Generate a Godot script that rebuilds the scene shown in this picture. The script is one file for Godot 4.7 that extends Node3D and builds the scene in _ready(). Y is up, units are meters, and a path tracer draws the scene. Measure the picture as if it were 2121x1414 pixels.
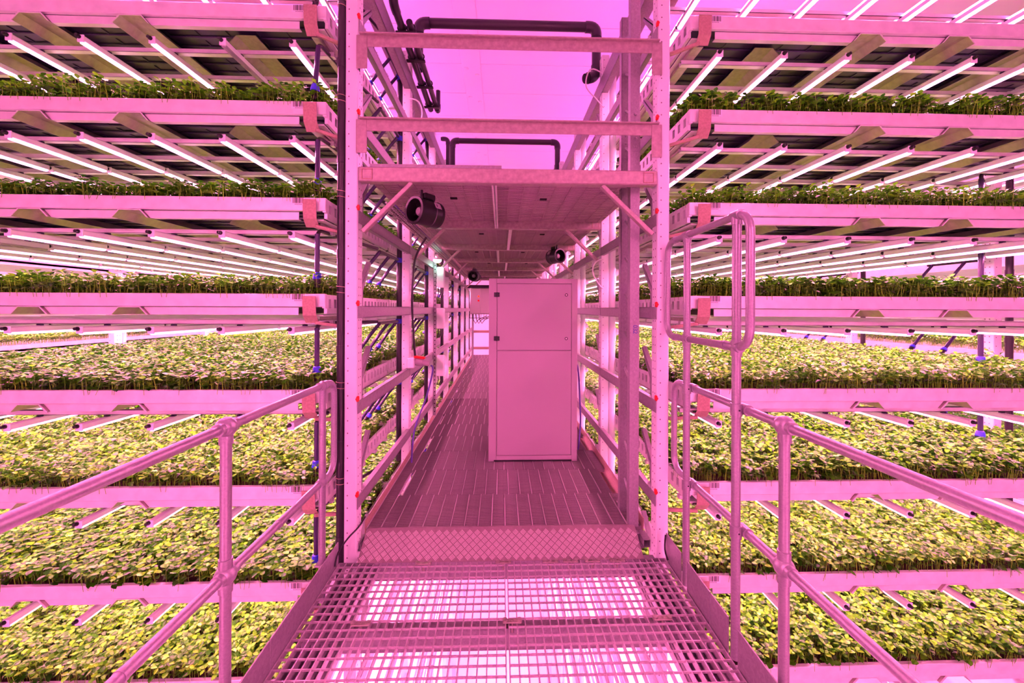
extends Node3D
# Vertical farm aisle. X = right, Y = up (0 = top of the gangway grating), D = distance ahead (= -Z).
# The camera stands on the gangway, 1.5 m above its grating, and looks down the raised walkway.

const BAY := 1.37          # distance between rack frames
const D0 := 2.41           # first rack frame
const TIER := 0.577        # shelf spacing
const TOP0 := 3.318        # top edge of the uppermost tray
const FLOOR_Y := -6.2
const CEIL_Y := 5.5
const LIGHT := Color(1.0, 0.158, 0.43)
const UP_LIGHT := Color(0.8, 0.02, 0.8)   # linear colour of the grow lights

var rng := RandomNumberGenerator.new()
var M := {}
var names := {}
const ORD := ["top", "second", "third", "fourth", "fifth", "sixth", "seventh", "eighth", "ninth", "tenth", "eleventh", "twelfth", "thirteenth"]
const NTH := ["first", "second", "third", "fourth", "fifth", "sixth", "seventh", "eighth", "ninth"]

class Geo:
	var p := PackedVector3Array()
	var n := PackedVector3Array()
	var c := PackedColorArray()
	var uv := PackedVector2Array()
	var col := Color.WHITE
	func tri(a: Vector3, b: Vector3, d: Vector3, na: Vector3, nb: Vector3, nd: Vector3) -> void:
		if (b - a).cross(d - a).dot(na + nb + nd) > 0.0:
			p.append_array([a, d, b]); n.append_array([na, nd, nb])
		else:
			p.append_array([a, b, d]); n.append_array([na, nb, nd])
		c.append_array([col, col, col])
	func quad(a: Vector3, b: Vector3, d: Vector3, e: Vector3, nn: Vector3) -> void:
		tri(a, b, d, nn, nn, nn); tri(a, d, e, nn, nn, nn)
	func quad_n(a: Vector3, b: Vector3, d: Vector3, e: Vector3, na: Vector3, nb: Vector3, nd: Vector3, ne: Vector3) -> void:
		tri(a, b, d, na, nb, nd); tri(a, d, e, na, nd, ne)
	# box between corners, optionally with chamfered edges
	func box(a: Vector3, b: Vector3, bev := 0.0) -> void:
		obox((a + b) * 0.5, Basis(), (b - a).abs(), bev)
	func obox(o: Vector3, bs: Basis, size: Vector3, bev := 0.0) -> void:
		var h := size * 0.5
		var r := minf(bev, minf(h.x, minf(h.y, h.z)) * 0.9)
		var ax := [bs.x, bs.y, bs.z]
		var hh := [h.x, h.y, h.z]
		for i in 3:
			var j := (i + 1) % 3
			var k := (i + 2) % 3
			for s in [-1.0, 1.0]:
				var nn: Vector3 = ax[i] * s
				var f: Vector3 = o + ax[i] * (hh[i] * s)
				var u: Vector3 = ax[j] * (hh[j] - r)
				var w: Vector3 = ax[k] * (hh[k] - r)
				quad(f - u - w, f + u - w, f + u + w, f - u + w, nn)
				if r > 0.0:
					for q in [-1.0, 1.0]:   # edges between face i and face j
						var n2: Vector3 = ax[j] * q
						var e1: Vector3 = o + ax[i] * (hh[i] * s) + n2 * (hh[j] - r)
						var e2: Vector3 = o + ax[i] * ((hh[i] - r) * s) + n2 * hh[j]
						quad(e1 - w, e1 + w, e2 + w, e2 - w, (nn + n2).normalized())
		if r > 0.0:
			for sx in [-1.0, 1.0]:
				for sy in [-1.0, 1.0]:
					for sz in [-1.0, 1.0]:
						var x: Vector3 = bs.x * sx
						var y: Vector3 = bs.y * sy
						var z: Vector3 = bs.z * sz
						var nn := (x + y + z).normalized()
						tri(o + x * h.x + y * (h.y - r) + z * (h.z - r), o + x * (h.x - r) + y * h.y + z * (h.z - r), o + x * (h.x - r) + y * (h.y - r) + z * h.z, nn, nn, nn)
	# a bar of rectangular section from a to b; w across (horizontal), t the other way
	func bar(a: Vector3, b: Vector3, w: float, t: float, bev := 0.0) -> void:
		var d := (b - a).normalized()
		var up := Vector3.UP if absf(d.y) < 0.95 else Vector3.BACK
		var x := up.cross(d).normalized()
		obox((a + b) * 0.5, Basis(x, d.cross(x), d), Vector3(w, t, a.distance_to(b)), bev)
	func tube(pts: Array, r: float, seg := 12, caps := true) -> void:
		var m := pts.size()
		var d0: Vector3 = (pts[1] - pts[0]).normalized()
		var x := (Vector3.UP if absf(d0.y) < 0.9 else Vector3.RIGHT).cross(d0).normalized()
		var rings := []
		var norms := []
		for i in m:
			var d: Vector3
			if i == 0: d = d0
			elif i == m - 1: d = (pts[i] - pts[i - 1]).normalized()
			else: d = ((pts[i] - pts[i - 1]).normalized() + (pts[i + 1] - pts[i]).normalized()).normalized()
			x = (x - d * x.dot(d)).normalized()
			var y := d.cross(x)
			var ring := []
			var nr := []
			for k in seg:
				var a := TAU * k / seg
				var nn := x * cos(a) + y * sin(a)
				nr.append(nn); ring.append(pts[i] + nn * r)
			rings.append(ring); norms.append(nr)
		for i in m - 1:
			for k in seg:
				var k2 := (k + 1) % seg
				quad_n(rings[i][k], rings[i][k2], rings[i + 1][k2], rings[i + 1][k], norms[i][k], norms[i][k2], norms[i + 1][k2], norms[i + 1][k])
		if caps:
			for e in [0, m - 1]:
				var d: Vector3 = (pts[0] - pts[1]).normalized() if e == 0 else (pts[m - 1] - pts[m - 2]).normalized()
				for k in seg:
					tri(pts[e], rings[e][k], rings[e][(k + 1) % seg], d, d, d)
	func cyl(a: Vector3, b: Vector3, r: float, seg := 12, caps := true) -> void:
		tube([a, b], r, seg, caps)
	# surface of revolution round the axis a->b; profile points are (distance along, radius)
	func lathe(a: Vector3, dir: Vector3, prof: Array, seg := 20) -> void:
		var d := dir.normalized()
		var x := (Vector3.UP if absf(d.y) < 0.9 else Vector3.RIGHT).cross(d).normalized()
		var y := d.cross(x)
		for i in prof.size() - 1:
			var p0: Vector2 = prof[i]
			var p1: Vector2 = prof[i + 1]
			var sl := Vector2(-(p1.y - p0.y), p1.x - p0.x).normalized()
			for k in seg:
				var a0 := TAU * k / seg
				var a1 := TAU * (k + 1) / seg
				var r0 := x * cos(a0) + y * sin(a0)
				var r1 := x * cos(a1) + y * sin(a1)
				quad_n(a + d * p0.x + r0 * p0.y, a + d * p0.x + r1 * p0.y, a + d * p1.x + r1 * p1.y, a + d * p1.x + r0 * p1.y, r0 * sl.y + d * sl.x, r1 * sl.y + d * sl.x, r1 * sl.y + d * sl.x, r0 * sl.y + d * sl.x)
	func ball(o: Vector3, r: float, seg := 20) -> void:
		var rows := seg / 2
		for i in rows:
			var t0 := PI * i / rows
			var t1 := PI * (i + 1) / rows
			for k in seg:
				var f0 := TAU * k / seg
				var f1 := TAU * (k + 1) / seg
				var a := Vector3(sin(t0) * cos(f0), cos(t0), sin(t0) * sin(f0))
				var b := Vector3(sin(t0) * cos(f1), cos(t0), sin(t0) * sin(f1))
				var d := Vector3(sin(t1) * cos(f1), cos(t1), sin(t1) * sin(f1))
				var e := Vector3(sin(t1) * cos(f0), cos(t1), sin(t1) * sin(f0))
				if i > 0: tri(o + a * r, o + b * r, o + d * r, a, b, d)
				if i < rows - 1: tri(o + a * r, o + d * r, o + e * r, a, d, e)
	func torus(o: Vector3, axis: Vector3, R: float, r: float, seg := 20, rs := 6) -> void:
		var d := axis.normalized()
		var x := (Vector3.UP if absf(d.y) < 0.9 else Vector3.RIGHT).cross(d).normalized()
		var y := d.cross(x)
		for k in seg:
			var c0 := x * cos(TAU * k / seg) + y * sin(TAU * k / seg)
			var c1 := x * cos(TAU * (k + 1) / seg) + y * sin(TAU * (k + 1) / seg)
			for q in rs:
				var a0 := TAU * q / rs
				var a1 := TAU * (q + 1) / rs
				var n00 := c0 * cos(a0) + d * sin(a0)
				var n01 := c0 * cos(a1) + d * sin(a1)
				var n10 := c1 * cos(a0) + d * sin(a0)
				var n11 := c1 * cos(a1) + d * sin(a1)
				quad_n(o + c0 * R + n00 * r, o + c1 * R + n10 * r, o + c1 * R + n11 * r, o + c0 * R + n01 * r, n00, n10, n11, n01)
	# polygon in the plane (ex, ey) at o, extruded along ez (its full length)
	func prism(poly: PackedVector2Array, o: Vector3, ex: Vector3, ey: Vector3, ez: Vector3) -> void:
		var q := poly
		if Geometry2D.is_polygon_clockwise(q): q = q.duplicate(); q.reverse()
		var idx := Geometry2D.triangulate_polygon(q)
		var nz := ez.normalized()
		for i in range(0, idx.size(), 3):
			var a := o + ex * q[idx[i]].x + ey * q[idx[i]].y
			var b := o + ex * q[idx[i + 1]].x + ey * q[idx[i + 1]].y
			var d := o + ex * q[idx[i + 2]].x + ey * q[idx[i + 2]].y
			tri(a, b, d, -nz, -nz, -nz); tri(a + ez, b + ez, d + ez, nz, nz, nz)
		for i in q.size():
			var u := q[i]
			var w := q[(i + 1) % q.size()]
			var e := w - u
			var nn := (ex * e.y - ey * e.x).normalized()
			quad(o + ex * u.x + ey * u.y, o + ex * w.x + ey * w.y, o + ex * w.x + ey * w.y + ez, o + ex * u.x + ey * u.y + ez, nn)
	func mesh(colors := false) -> ArrayMesh:
		var arr := []
		arr.resize(Mesh.ARRAY_MAX)
		arr[Mesh.ARRAY_VERTEX] = p
		arr[Mesh.ARRAY_NORMAL] = n
		if colors: arr[Mesh.ARRAY_COLOR] = c
		if uv.size() == p.size(): arr[Mesh.ARRAY_TEX_UV] = uv
		var m := ArrayMesh.new()
		m.add_surface_from_arrays(Mesh.PRIMITIVE_TRIANGLES, arr)
		return m

func v(x: float, y: float, d: float) -> Vector3:
	return Vector3(x, y, -d)

func numbered(called: String) -> String:
	var k: int = names.get(called, 0)
	names[called] = k + 1
	return called if k == 0 else "%s_%03d" % [called, k]

func thing(called: String, label: String, category: String, at := Vector3.ZERO, group := "") -> Node3D:
	var o := Node3D.new()
	o.name = numbered(called)
	add_child(o)
	o.position = at
	tag(o, label, category, group)
	return o

func tag(o: Node, label: String, category: String, group := "") -> void:
	o.set_meta("label", label)
	o.set_meta("category", category)
	if group: o.set_meta("group", group)

func part(parent: Node, called: String, g: Variant, mat: Material, label := "", colors := false) -> MeshInstance3D:
	var mi := MeshInstance3D.new()
	mi.mesh = g.mesh(colors) if g is Geo else g
	mi.name = called
	mi.set_surface_override_material(0, mat)
	if label: mi.set_meta("label", label)
	parent.add_child(mi, true)
	return mi

func single(called: String, g: Variant, mat: Material, label: String, category: String, group := "") -> MeshInstance3D:
	var mi := part(self, numbered(called), g, mat)
	tag(mi, label, category, group)
	return mi

func struct(called: String, g: Variant, mat: Material) -> MeshInstance3D:
	var mi := part(self, called, g, mat)
	mi.set_meta("kind", "structure")
	return mi

func lin(r: float, g: float, b: float) -> Color:
	return Color(r, g, b).linear_to_srgb()

func mat(called: String, col: Color, rough := 0.5, metal := 0.0) -> StandardMaterial3D:
	var m := StandardMaterial3D.new()
	m.resource_name = called
	m.albedo_color = col
	m.roughness = rough
	m.metallic = metal
	M[called] = m
	return m

func noise_tex(seed_: int, freq: float, lo: float, hi: float, kind := FastNoiseLite.TYPE_SIMPLEX_SMOOTH, size := 512) -> ImageTexture:
	var f := FastNoiseLite.new()
	f.seed = seed_
	f.noise_type = kind
	f.frequency = freq
	if kind == FastNoiseLite.TYPE_CELLULAR: f.cellular_return_type = FastNoiseLite.RETURN_CELL_VALUE
	var im := f.get_seamless_image(size, size)
	im.convert(Image.FORMAT_L8)
	var data := im.get_data()
	var lut := PackedByteArray()
	for i in 256: lut.append(int(255.0 * lerpf(lo, hi, i / 255.0)))
	for i in data.size(): data[i] = lut[data[i]]
	return ImageTexture.create_from_image(Image.create_from_data(size, size, false, Image.FORMAT_L8, data))

func triplanar(m: StandardMaterial3D, tex: Texture2D, scale: float, rough: Texture2D = null) -> void:
	m.albedo_texture = tex
	if rough: m.roughness_texture = rough
	m.uv1_triplanar = true
	m.uv1_world_triplanar = true
	m.uv1_scale = Vector3.ONE * scale

func materials() -> void:
	var spangle := noise_tex(3, 0.06, 0.86, 1.0, FastNoiseLite.TYPE_CELLULAR)
	var grime := noise_tex(5, 0.012, 0.93, 1.0)
	var grime2 := noise_tex(9, 0.02, 0.84, 1.0)
	mat("white_paint", Color(0.93, 0.93, 0.94), 0.4)
	triplanar(mat("aluminium", Color(0.95, 0.94, 0.94), 0.42, 0.25), grime, 1.4, grime2)
	triplanar(mat("galvanised", Color(0.65, 0.63, 0.65), 0.48, 0.4), spangle, 3.0, grime2)
	triplanar(mat("tube_zinc", Color(0.67, 0.65, 0.68), 0.34, 0.5), spangle, 6.0, grime2)
	triplanar(mat("raw_steel", Color(0.72, 0.69, 0.64), 0.4, 0.6), grime2, 2.3, grime2)
	triplanar(mat("rusty", Color(0.74, 0.62, 0.56), 0.6, 0.2), grime2, 6.0)
	triplanar(mat("pan", Color(0.19, 0.14, 0.29), 0.32, 0.2), grime2, 3.0)
	triplanar(mat("deck", Color(0.54, 0.50, 0.51), 0.55, 0.15), spangle, 5.0)
	triplanar(mat("deck_lip", Color(0.80, 0.77, 0.77), 0.45, 0.2), grime, 5.0)
	triplanar(mat("under_deck", Color(0.72, 0.62, 0.66), 0.6, 0.15), spangle, 6.0)
	mat("checker", Color(0.60, 0.55, 0.54), 0.45, 0.2)
	triplanar(mat("tread", Color(0.88, 0.85, 0.83), 0.35, 0.3), grime2, 6.0)
	M.checker.albedo_texture = grime2
	M.checker.uv1_triplanar = true
	M.checker.uv1_scale = Vector3.ONE * 2.0
	triplanar(mat("beam", Color(0.72, 0.66, 0.64), 0.45, 0.35), grime2, 2.5, grime2)
	triplanar(mat("grate", Color(0.80, 0.76, 0.78), 0.42, 0.35), grime2, 5.0)
	mat("cabinet", Color(0.64, 0.59, 0.62), 0.5)
	mat("ceiling", Color(0.95, 0.93, 0.95), 0.7)
	mat("wall", Color(0.93, 0.92, 0.94), 0.6)
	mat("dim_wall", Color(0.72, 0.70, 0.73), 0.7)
	mat("floor", Color(0.95, 0.94, 0.96), 0.35)
	mat("black", Color(0.07, 0.06, 0.08), 0.35)
	mat("pipe_black", Color(0.14, 0.12, 0.15), 0.32)
	mat("dark_gap", Color(0.05, 0.04, 0.06), 0.8)
	mat("hole", Color(0.52, 0.48, 0.50), 0.8)
	mat("hose", Color(0.20, 0.15, 0.30), 0.25)
	mat("collar_blue", Color(0.16, 0.18, 0.80), 0.4)
	mat("pvc", Color(0.95, 0.95, 0.97), 0.3)
	mat("red", Color(0.85, 0.03, 0.05), 0.4)
	mat("cable_white", Color(0.93, 0.93, 0.93), 0.5)
	mat("cable_purple", Color(0.34, 0.25, 0.62), 0.5)
	mat("housing", Color(0.98, 0.97, 0.98), 0.35)
	mat("strip_off", Color(0.62, 0.60, 0.64), 0.3)
	mat("soil", Color(0.22, 0.15, 0.11), 0.95)
	mat("steel_box", Color(0.82, 0.79, 0.78), 0.3, 0.85)
	mat("ink", Color(0.12, 0.12, 0.60), 0.7)
	var s := mat("strip_on", Color(1, 1, 1), 0.4)
	s.emission_enabled = true
	s.emission = Color(1.0, 0.28, 0.75).linear_to_srgb()
	s.emission_energy_multiplier = 8.0
	var l := mat("leaf", Color(1, 1, 1), 0.36)
	l.vertex_color_use_as_albedo = true
	l.backlight_enabled = true
	l.backlight = Color(0.45, 0.45, 0.45)
	l.metallic_specular = 0.38
	var lamp := mat("dome_glow", Color(1, 1, 1), 0.3)
	lamp.emission_enabled = true
	lamp.emission = Color(0.75, 1.0, 0.9)
	lamp.emission_energy_multiplier = 1.2
	var ind := mat("indicator_lit", Color(0.9, 0.2, 0.1), 0.3)
	ind.emission_enabled = true
	ind.emission = Color(1.0, 0.25, 0.05)
	ind.emission_energy_multiplier = 1.5
	var bc := Image.create(64, 32, false, Image.FORMAT_RGB8)
	bc.fill(Color(0.95, 0.93, 0.95))
	var x := 4
	while x < 58:
		var w := rng.randi_range(1, 3)
		bc.fill_rect(Rect2i(x, 0, w, 24), Color(0.12, 0.1, 0.14))
		x += w + rng.randi_range(1, 3)
	for i in 6: bc.fill_rect(Rect2i(12 + i * 6, 27, 3, 3), Color(0.2, 0.18, 0.22))
	mat("barcode", Color.WHITE, 0.6).albedo_texture = ImageTexture.create_from_image(bc)

func top_y(t: int) -> float: return TOP0 - TIER * t
func led_y(t: int) -> float: return top_y(t) + 0.355
func frame_d(k: int) -> float: return D0 + BAY * k

# fillet the corners of a polyline
func rounded(pts: Array, r: float, n := 5) -> Array:
	var out := [pts[0]]
	for i in range(1, pts.size() - 1):
		var a: Vector3 = (pts[i - 1] - pts[i]).normalized()
		var b: Vector3 = (pts[i + 1] - pts[i]).normalized()
		for k in n + 1:
			var t := float(k) / n
			out.append((pts[i] + a * r).lerp(pts[i], t).lerp(pts[i].lerp(pts[i] + b * r, t), t))
	out.append(pts[pts.size() - 1])
	return out

func area_light(called: String, at: Vector3, size: Vector2, watts: float, upward := false) -> void:
	var l := AreaLight3D.new()
	l.name = numbered(called)
	l.area_size = size
	l.light_color = (UP_LIGHT if upward else LIGHT).linear_to_srgb()
	l.light_energy = watts / (PI * PI)
	l.area_normalize_energy = true
	l.area_range = 14.0
	l.area_attenuation = 2.0
	l.shadow_enabled = true
	l.rotation.x = PI / 2.0 if upward else -PI / 2.0
	l.position = at
	add_child(l)

func _ready() -> void:
	rng.seed = 20240611
	# ---- camera, light, exposure -------------------------------------------------
	var f := 820.0
	var yaw := 0.030
	var roll := 0.004
	var right := Vector3(cos(yaw), 0, sin(yaw))
	var fwd := Vector3(sin(yaw), 0, -cos(yaw))
	var cam := Camera3D.new()
	cam.name = "camera"
	cam.projection = Camera3D.PROJECTION_FRUSTUM
	cam.near = 0.05
	cam.far = 60.0
	cam.size = 1414.0 / f * cam.near
	cam.frustum_offset = Vector2(-1.73 / f, -66.9 / f) * cam.near
	cam.transform = Transform3D(Basis(right * cos(roll) + Vector3.UP * sin(roll), Vector3.UP * cos(roll) - right * sin(roll), -fwd), Vector3(0, 1.5, 0))
	add_child(cam)
	cam.current = true
	var env := Environment.new()
	env.background_mode = Environment.BG_COLOR
	env.background_color = Color(0.0, 0.0, 0.0)
	env.tonemap_mode = Environment.TONE_MAPPER_LINEAR
	env.tonemap_exposure = EXPOSURE
	env.sdfgi_enabled = true
	env.ssao_enabled = true
	env.ssil_enabled = true
	var we := WorldEnvironment.new()
	we.name = "environment"
	we.environment = env
	add_child(we)
	materials()
	room()
	# ---- racks -------------------------------------------------------------------
	build_rack(-1.055, -4.25, [-1.262, -1.6745, -2.087, -2.4995, -2.912, -3.3245, -3.737, -4.1495], "left")
	build_rack(1.159, 4.05, [1.358, 1.768, 2.178, 2.588, 2.998, 3.408, 3.818], "right")
	lower_racks()
	outer_racks()
	rear_racks()
	frames()
	shelf_rails()
	feed_lines()
	drain_lines()
	# ---- aisle -------------------------------------------------------------------
	gangway()
	handrails()
	walkway()
	upper_walkway()
	cross_beams()
	ladder_column()
	cabinet()
	pipework()
	fans()
	wiring()
	far_end()

const EXPOSURE := 1.27
const REAR_WATTS := 20.0
const UP_WATTS := 1.1
const ROW_WATTS := 12.5     # per metre of light row

# ---------------------------------------------------------------------------------
func room() -> void:
	var W := 13.0
	var BACK := 14.2
	var FRONT := -3.2
	var g := Geo.new()
	g.box(v(-W, FLOOR_Y - 0.2, FRONT), v(W, FLOOR_Y, BACK))
	struct("floor", g, M.floor)
	g = Geo.new(); g.box(v(-W, FLOOR_Y, BACK), v(W, CEIL_Y + 0.3, BACK + 0.2))
	struct("wall_back", g, M.wall)
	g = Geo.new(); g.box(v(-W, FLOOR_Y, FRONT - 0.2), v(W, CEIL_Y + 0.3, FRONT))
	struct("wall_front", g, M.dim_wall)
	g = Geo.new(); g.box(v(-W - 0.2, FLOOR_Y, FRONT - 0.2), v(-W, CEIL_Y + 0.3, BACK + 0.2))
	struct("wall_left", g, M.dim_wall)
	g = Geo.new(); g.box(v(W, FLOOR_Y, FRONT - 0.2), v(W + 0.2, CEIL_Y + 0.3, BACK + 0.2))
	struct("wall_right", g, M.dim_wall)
	g = Geo.new(); g.box(v(-W, CEIL_Y + 0.06, FRONT), v(W, CEIL_Y + 0.2, BACK))
	var ceil := struct("ceiling", g, M.ceiling)
	# insulated ceiling panels with recessed joints
	var d := FRONT
	g = Geo.new(); g.box(v(-W, CEIL_Y, 0.004), v(W, CEIL_Y + 0.06, 0.876), 0.004)
	var pm := g.mesh()
	while d < BACK - 0.5:
		var pnl := part(ceil, "ceiling_panel", pm, M.ceiling)
		pnl.position.z = -d
		d += 0.88
	for i in 3:
		g = Geo.new()
		var x0: float = [-0.66, 4.7, -6.0][i]
		g.box(v(x0, CEIL_Y - 0.012, FRONT), v(x0 + 0.31, CEIL_Y, BACK), 0.004)
		var tr := struct("trim_%d" % (i + 1), g, M.ceiling)
		if i == 0:
			g = Geo.new()
			var q := 3.0
			while q < 12.0:
				for sx in [0.07, 0.24]:
					g.lathe(v(x0 + sx, CEIL_Y - 0.012, q + sx), Vector3.DOWN, [Vector2(0, 0.035), Vector2(0.012, 0.03), Vector2(0.018, 0.0)], 12)
				q += 0.88
			var bl := part(tr, "bolt_cap", g, M.ceiling)
			bl.set_meta("kind", "stuff")
	# thin bracing rods under the ceiling on the right
	g = Geo.new()
	g.bar(v(2.6, CEIL_Y - 0.022, 6.2), v(4.6, CEIL_Y - 0.022, 9.2), 0.04, 0.04)
	single("bracing_rod", g, M.galvanised, "thin diagonal bracing rod under ceiling above right racks, leaning away", "rod")
	g = Geo.new()
	g.bar(v(7.0, CEIL_Y - 0.022, 6.0), v(5.03, CEIL_Y - 0.022, 9.2), 0.04, 0.04)
	single("bracing_rod", g, M.galvanised, "thin diagonal bracing rod under ceiling, crossing further right", "rod")

# ---- growing racks ----------------------------------------------------------------
func clump(seed_: int) -> ArrayMesh:
	var r := RandomNumberGenerator.new()
	r.seed = seed_
	var g := Geo.new()
	for s in 6:
		var a := TAU * s / 5.0 + r.randf() * 0.8
		var base := Vector3(cos(a), 0, sin(a)) * (r.randf_range(0.020, 0.038) if s < 5 else 0.004)
		var h := r.randf_range(0.082, 0.128)
		var top := base + Vector3(r.randf_range(-0.012, 0.012), h, r.randf_range(-0.012, 0.012))
		g.col = Color(0.20, 0.55, 0.03)
		g.tube([base, base.lerp(top, 0.5) + Vector3(r.randf_range(-0.004, 0.004), 0, r.randf_range(-0.004, 0.004)), top], 0.0013, 3, false)
		var nl := 5
		for q in nl:
			var la := TAU * q / nl + r.randf() * 1.0
			var tone := r.randf()
			g.col = Color(0.016, 0.16, 0.004).lerp(Color(0.125, 0.62, 0.012), pow(tone, 1.3))
			if r.randf() < 0.2: g.col = Color(0.20, 0.74, 0.022)
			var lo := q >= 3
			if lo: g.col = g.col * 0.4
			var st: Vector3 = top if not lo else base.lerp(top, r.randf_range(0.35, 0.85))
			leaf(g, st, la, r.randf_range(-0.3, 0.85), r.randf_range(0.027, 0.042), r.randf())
	return g.mesh(true)

func leaf(g: Geo, o: Vector3, yaw: float, pitch: float, L: float, q: float) -> void:
	var d := Vector3(cos(yaw) * cos(pitch), sin(pitch), sin(yaw) * cos(pitch))
	var side := Vector3(-sin(yaw), 0, cos(yaw))
	var up := side.cross(d).normalized()
	if up.y < 0: up = -up
	var W := L * lerpf(0.62, 0.85, q)
	var a := o + d * (L * 0.12)
	var droop := Vector3(0, -L * 0.22, 0)
	var m1 := o + d * (L * 0.48)
	var m2 := o + d * (L * 0.82) + droop * 0.5
	var tip := o + d * (L * 1.12) + droop
	var e := up * (L * 0.09)
	var l1 := m1 + side * W * 0.5 + e
	var r1 := m1 - side * W * 0.5 + e
	var l2 := m2 + side * W * 0.42 + e * 0.6
	var r2 := m2 - side * W * 0.42 + e * 0.6
	var nl := (up - side * 0.35).normalized()
	var nr := (up + side * 0.35).normalized()
	var nt := (up + d * 0.4).normalized()
	g.tri(a, l1, m1, up, nl, up)
	g.tri(a, m1, r1, up, up, nr)
	g.quad_n(m1, l1, l2, m2, up, nl, nl, up)
	g.quad_n(m1, m2, r2, r1, up, up, nr, nr)
	g.tri(m2, l2, tip, up, nl, nt)
	g.tri(m2, tip, r2, up, nt, nr)

# plants of one bed: width along +x (from 0), depth along -z
func crop(width: float, depth: float, seed_: int, meshes: Array, pitch := 0.064) -> MultiMesh:
	var r := RandomNumberGenerator.new()
	r.seed = seed_
	var hill := FastNoiseLite.new()
	hill.seed = seed_
	hill.frequency = 2.2
	var tr := []
	var cl := []
	var nx := int(width / pitch)
	var nz := int(depth / pitch)
	for i in nx:
		for k in nz:
			var x := (i + 0.5 + r.randf_range(-0.45, 0.45)) * width / nx
			var z := (k + 0.5 + r.randf_range(-0.45, 0.45)) * depth / nz
			var hn := hill.get_noise_2d(x, z)
			var s := 1.0 + 0.28 * hn + r.randf_range(-0.12, 0.15)
			if r.randf() < 0.012: s *= 1.35
			var b := Basis(Vector3.UP, r.randf() * TAU) * Basis(Vector3.RIGHT, r.randf_range(-0.14, 0.14))
			tr.append(Transform3D(b.scaled(Vector3(1.05, s * 1.02, 1.05)), Vector3(x, 0, -z)))
			var w := hill.get_noise_2d(x * 1.7 + 40.0, z * 1.7)
			var tone := 1.0 + 0.25 * w + r.randf_range(-0.15, 0.15)
			cl.append(Color(tone * (1.05 + 0.25 * w), tone, tone))
	var mm := MultiMesh.new()
	mm.transform_format = MultiMesh.TRANSFORM_3D
	mm.use_colors = true
	mm.mesh = meshes[seed_ % meshes.size()]
	mm.instance_count = tr.size()
	for i in tr.size():
		mm.set_instance_transform(i, tr[i])
		mm.set_instance_color(i, cl[i])
	return mm

var clumps := []
var strut_mesh := {}

func bar_shapes() -> Dictionary:
	# one grow-light bar 0.585 m long, its front end at the origin, running away along -z
	var L := 0.585
	var h := Geo.new()
	var prof := PackedVector2Array([Vector2(-0.018, -0.012), Vector2(-0.018, 0.014), Vector2(-0.011, 0.021), Vector2(0.011, 0.021), Vector2(0.018, 0.014), Vector2(0.018, -0.012), Vector2(0.011, -0.018), Vector2(-0.011, -0.018)])
	h.prism(prof, Vector3(0, 0, -0.008), Vector3.RIGHT, Vector3.UP, Vector3(0, 0, -L + 0.016))
	var e := Geo.new()
	e.box(Vector3(-0.0195, -0.021, 0.0), Vector3(0.0195, 0.0225, -0.008), 0.002)
	var s := Geo.new()
	var sp := PackedVector2Array([Vector2(-0.0155, -0.0145), Vector2(0.0155, -0.0145), Vector2(0.0145, -0.0225), Vector2(0.007, -0.0275), Vector2(-0.007, -0.0275), Vector2(-0.0145, -0.0225)])
	s.prism(sp, Vector3(0, 0, -0.014), Vector3.RIGHT, Vector3.UP, Vector3(0, 0, -L + 0.028))
	var c := Geo.new()
	c.lathe(Vector3(-0.006, 0.008, 0.0), Vector3.BACK, [Vector2(0, 0.0125), Vector2(0.006, 0.0125), Vector2(0.006, 0.0105), Vector2(0.020, 0.0095), Vector2(0.022, 0.0)], 12)
	var cl := Geo.new()
	cl.box(Vector3(-0.013, 0.018, -0.012), Vector3(0.013, 0.0303, 0.012), 0.003)
	return {"housing": h.mesh(), "end_plate": e.mesh(), "strip": s.mesh(), "cable_gland": c.mesh(), "clip": cl.mesh()}

var BS := {}

func led_bar(at: Vector3, lit: bool, label: String, group: String) -> void:
	var t := thing("grow_light_bar", label, "grow light", at, group)
	part(t, "housing", BS.housing, M.housing)
	part(t, "end_plate", BS.end_plate, M.housing)
	part(t, "led_strip", BS.strip, M.strip_on if lit else M.strip_off)
	part(t, "cable_gland", BS.cable_gland, M.black, "black cable gland")
	for z in [-0.17, -0.46]: part(t, "mounting_clip", BS.clip, M.pan).position.z = z

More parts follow.
